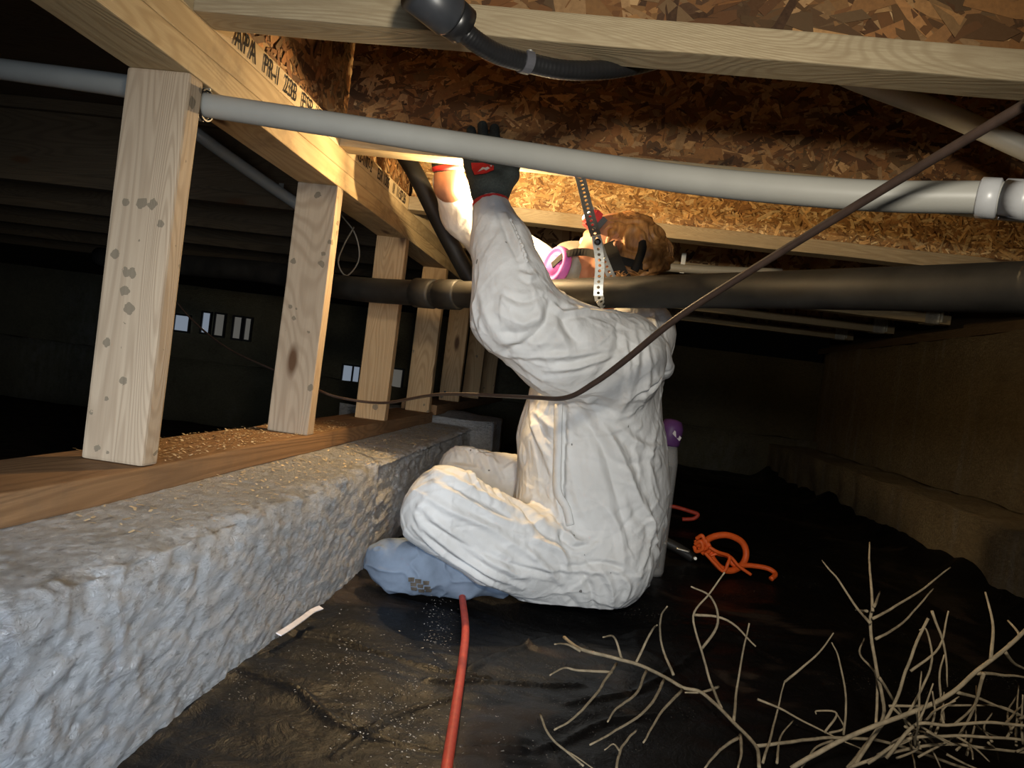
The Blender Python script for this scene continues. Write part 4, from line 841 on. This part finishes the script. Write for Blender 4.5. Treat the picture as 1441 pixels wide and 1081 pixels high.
# headlamp
hl = at(834, 309, 1.655); la = np.array([-.80, -.25, .55]); la /= np.linalg.norm(la); lx = np.cross(la, [0, 1., 0]); lx /= np.linalg.norm(lx); ly = np.cross(la, lx)
def obox(c, sx, sy, sz): return [c+la*a*sx/2+lx*b*sy/2+ly*d_*sz/2 for a in (-1, 1) for b in (-1, 1) for d_ in (-1, 1)], [(0, 1, 3, 2), (4, 6, 7, 5), (0, 4, 5, 1), (2, 3, 7, 6), (0, 2, 6, 4), (1, 5, 7, 3)]
hb = own(mesh('headlamp', *obox(hl, .026, .040, .046), M['redtrim'])); hb['label'] = 'red and black headlamp'
bm = bmesh.new(); bm.from_mesh(hb.data); bmesh.ops.bevel(bm, geom=bm.edges[:], offset=.005, segments=2, affect='EDGES'); bm.to_mesh(hb.data); bm.free()
own(mesh('back_shell', *obox(hl-la*.016, .012, .034, .040), M['dark']), hb)
V, Q = lathegeo([(.014, 0), (.0155, .002), (.015, .006), (.001, .007)], hl+la*.013-lx*.003, la, 22); own(mesh('lens', V, Q, M['lens'], None, True), hb)
V, Q = lathegeo([(.0155, -.001), (.0175, .001), (.0175, .004), (.0155, .005)], hl+la*.013-lx*.003, la, 22); own(mesh('bezel', V, Q, M['white'], None, True), hb)
spot('headlamp_beam', tuple(hl+la*.030), (-.58, 2.02, .47), 24, (1, .76, .42), 96, .7, .010)
# zip flap laid down the front of the coverall
Pn = P; pu, pv, pd = proj(Pn)
def surf(x, y):
    k = np.where((np.abs(pu-x) < 4) & (np.abs(pv-y) < 4))[0]; j = k[np.argmin(pd[k])]; return Pn[j]
zp = []
for x, y in [(783, 572), (784, 600), (785, 630), (786, 660), (788, 690), (793, 718), (800, 735)]: zp.append(surf(x, y)-fw*.0035)
V, Q = ribbongeo(catmull(zp, 5), -fw+np.array([-.5, 0, 0]), .016, .003); own(mesh('zip_flap', V, Q, M['suit'], None, True))
sm_ = catmull([surf(721, 306)-fw*.0005, surf(730, 324)-fw*.0005, surf(738, 345)-fw*.0005, surf(745, 366)-fw*.0005], 26); nn_ = len(sm_)
V, Q = tubegeo(sm_+.0012*np.stack([np.sin(np.arange(nn_)*1.3), 0*np.arange(nn_), np.cos(np.arange(nn_)*.9)], -1), .0026+.0009*np.sin(np.arange(nn_)*.8), 7); own(mesh('sleeve_seam', V, Q, M['suit'], None, True))
tag(own(tube('loose_thread', [at(898, 818, 1.58), at(902, 826, 1.57), at(900, 836, 1.57)], .002, M['suit'], None, 6)), None)
# worklight held between the hands behind the joist flange
wl = at(668, 247, 1.680)
t = empty('work_light', tuple(wl)); tag(t, 'bright work light held between the raised hands, mostly hidden by the dark glove', 'light')
V, Q = lathegeo([(.012, .05), (.012, .012), (.020, .008), (.021, 0), (.019, -.002)], (0, 0, 0), (0, 0, 1), 20); mesh('housing', V, Q, M['dark'], t, True)
V, Q = lathegeo([(.018, 0), (.012, -.006), (.001, -.008)], (0, 0, -.002), (0, 0, 1), 20); mesh('lens', V, Q, M['lens'], t, True)
l = bpy.data.lights.new('work_light_beam', 'POINT'); l.energy = 19; l.color = (1, .69, .34); l.shadow_soft_size = .012
lo_ = bpy.data.objects.new('work_light_beam', l); COL.objects.link(lo_); lo_.location = tuple(wl+np.array([0, 0.012, -.026]))

# ------------------------------------------------------------------ dry branches
def c9(x, y): return 960+x/2.994, 720+y/2.994
def c8(x, y): return 480+x/2.994, 720+y/2.994
def tw(pts, Y0, cv=c9, lift=0.0):
    out = []
    n = len(pts)
    for i, (x, y) in enumerate(pts):
        u, v = cv(x, y); g = at(u, v, Z=GZ+.022); Yg = g[1] if g[1] > 0 else 9
        Y = min(Y0 if np.ndim(Y0) == 0 else Y0[0]+(Y0[1]-Y0[0])*i/(n-1), Yg); out.append(at(u, v, Y))
    return out
def branch(label, stem, sides, r0):
    t = empty('dry_branch', tuple(stem[len(stem)//2])); tag(t, label, 'branch', 'dry pale branches lying on the black sheet')
    def one(nm, P_, ra, rb):
        C = catmull(P_, 6)+0.0; C = C+.0010*np.stack([fbm(C, 28, 2, q) for q in (0, 5, 9)], -1); C = C-np.array(t.location); V, Q = tubegeo(C, np.linspace(ra, rb, len(C))*.58, 7); return mesh(nm, V, Q, M['twig'], t, True)
    one('stem', stem, r0, r0*.75)
    for s in sides: one('twig', s, r0*.75, r0*.38)
branch('pale bare branch with downward twigs, nearest the red cord', tw([(940, 530), (1010, 580), (1160, 620), (1290, 660), (1437, 740)], 1.5, c8)+tw([(90, 770), (215, 885), (310, 990), (325, 1081)], 1.15),
 [tw(p, (1.3, 1.2), c8) for p in ([(1160, 640), (1080, 760), (980, 870), (900, 920)], [(1285, 670), (1240, 770), (1160, 830), (1125, 890)], [(1360, 710), (1300, 820), (1180, 910), (1050, 985)], [(1437, 750), (1340, 860), (1275, 975)], [(1180, 620), (1150, 530), (1105, 530)], [(1140, 680), (1000, 670), (940, 660), (880, 690)], [(1240, 640), (1310, 500), (1330, 480)], [(1400, 690), (1350, 560), (1345, 450), (1375, 400)], [(1010, 590), (950, 560), (900, 560)])]
 + [tw(p, (1.2, 1.15)) for p in ([(215, 885), (235, 720), (280, 470)], [(240, 950), (160, 1010), (90, 1081)], [(165, 830), (120, 720), (80, 580), (45, 440), (110, 350), (180, 255)], [(80, 580), (150, 470), (120, 360), (40, 315)], [(50, 435), (190, 460), (310, 570)], [(155, 740), (80, 765), (10, 762)], [(245, 940), (250, 1020), (235, 1081)])], .0052)
branch('long low pale branch crossing the bottom right towards the corner', tw([(310, 992), (450, 975), (620, 955), (800, 960), (960, 1000), (1130, 1060), (1250, 1100)], 1.12),
 [tw(p, 1.1) for p in ([(340, 1060), (400, 850), (430, 720)], [(430, 720), (560, 610), (640, 510)], [(320, 790), (430, 840), (600, 930), (760, 1000)], [(680, 940), (690, 800), (660, 620), (630, 550)], [(620, 935), (680, 910), (650, 850)], [(600, 935), (650, 850), (570, 840), (565, 855)], [(400, 1060), (410, 960), (470, 880)], [(640, 965), (560, 1000), (500, 1081)])], .0040)
branch('upright forked pale branch standing against the right footing', tw([(700, 1081), (800, 950), (850, 840), (815, 650), (795, 470), (805, 400)], 1.05),
 [tw(p, (1.04, 1.15)) for p in ([(795, 470), (740, 410), (660, 290), (590, 205)], [(805, 420), (790, 250), (790, 130)], [(805, 450), (900, 400), (1020, 320), (1130, 235)], [(820, 535), (930, 470), (1060, 325)], [(830, 700), (900, 810), (950, 920), (980, 1081)], [(815, 900), (820, 700), (750, 600), (765, 535)], [(810, 400), (835, 335)], [(780, 420), (730, 415)])], .0045)
branch('pale branch rising at steep angle through the tangle at lower right', tw([(720, 1081), (800, 960), (900, 800), (950, 640), (1035, 450)], 1.0),
 [tw(p, 1.0) for p in ([(960, 670), (1080, 570), (1120, 420)], [(1050, 420), (1100, 560), (1115, 740)], [(1100, 880), (1080, 700), (1100, 600)], [(940, 870), (1010, 740), (1050, 620), (1030, 500), (1000, 500)], [(870, 820), (1060, 820), (1310, 820), (1450, 870)], [(890, 830), (960, 900), (1050, 1000), (1090, 1081)])], .0040)
branch('thicker branch sweeping up to the right edge of the picture', tw([(460, 1081), (700, 950), (1000, 830), (1140, 760), (1240, 670), (1360, 580), (1480, 470)], .95),
 [tw(p, (.95, 1.0)) for p in ([(1300, 620), (1310, 480), (1280, 340)], [(1270, 680), (1220, 850), (1160, 960)], [(1360, 590), (1400, 640), (1480, 680)], [(1240, 680), (1340, 690), (1460, 700)], [(1380, 560), (1420, 520), (1370, 460)], [(1160, 760), (1250, 790), (1440, 870)])], .0050)
rr_ = random.Random(5)
for b_i, lab in enumerate(['tangled dry branch in the bottom right corner, lying flattest', 'tangled dry branch in the bottom right corner, with curled tips', 'tangled dry branch at the right edge below the sweeping branch']):
    y0 = (1010, 960, 900)[b_i]; stem = tw([(700+b_i*80, 1081-b_i*20), (900+b_i*40, y0), (1120, y0-30+b_i*15), (1300, y0-10), (1480, y0+10)], .98-.03*b_i); sd = []
    for q in range(11):
        x = rr_.uniform(820, 1430); y = y0+rr_.uniform(-30, 30); a = rr_.choice([-1, 1])*rr_.uniform(.3, 1.6); L = rr_.uniform(90, 260); dx, dy = math.cos(a)*L, -abs(math.sin(a))*L*rr_.choice([1, 1, -.6]); k_ = rr_.uniform(-40, 40)
        sd.append(tw([(x, y), (x+dx*.5+k_, y+dy*.5), (x+dx, y+dy)], (.97-.02*b_i, .97+rr_.uniform(-.1, .12))))
    branch(lab, stem, sd, .0036)
branch('short pale twig standing alone low in the middle', tw([(840, 855), (880, 940), (950, 1010), (1020, 1070)], 1.1, c8), [tw([(950, 1010), (1000, 1040), (1060, 1081)], 1.1, c8)], .0028)
branch('short pale twig between the first two branches at bottom edge', tw([(1160, 1090), (1175, 1010), (1210, 960), (1245, 920)], 1.1, c8), [tw([(1175, 1010), (1150, 980), (1110, 1005)], 1.1, c8)], .0030)
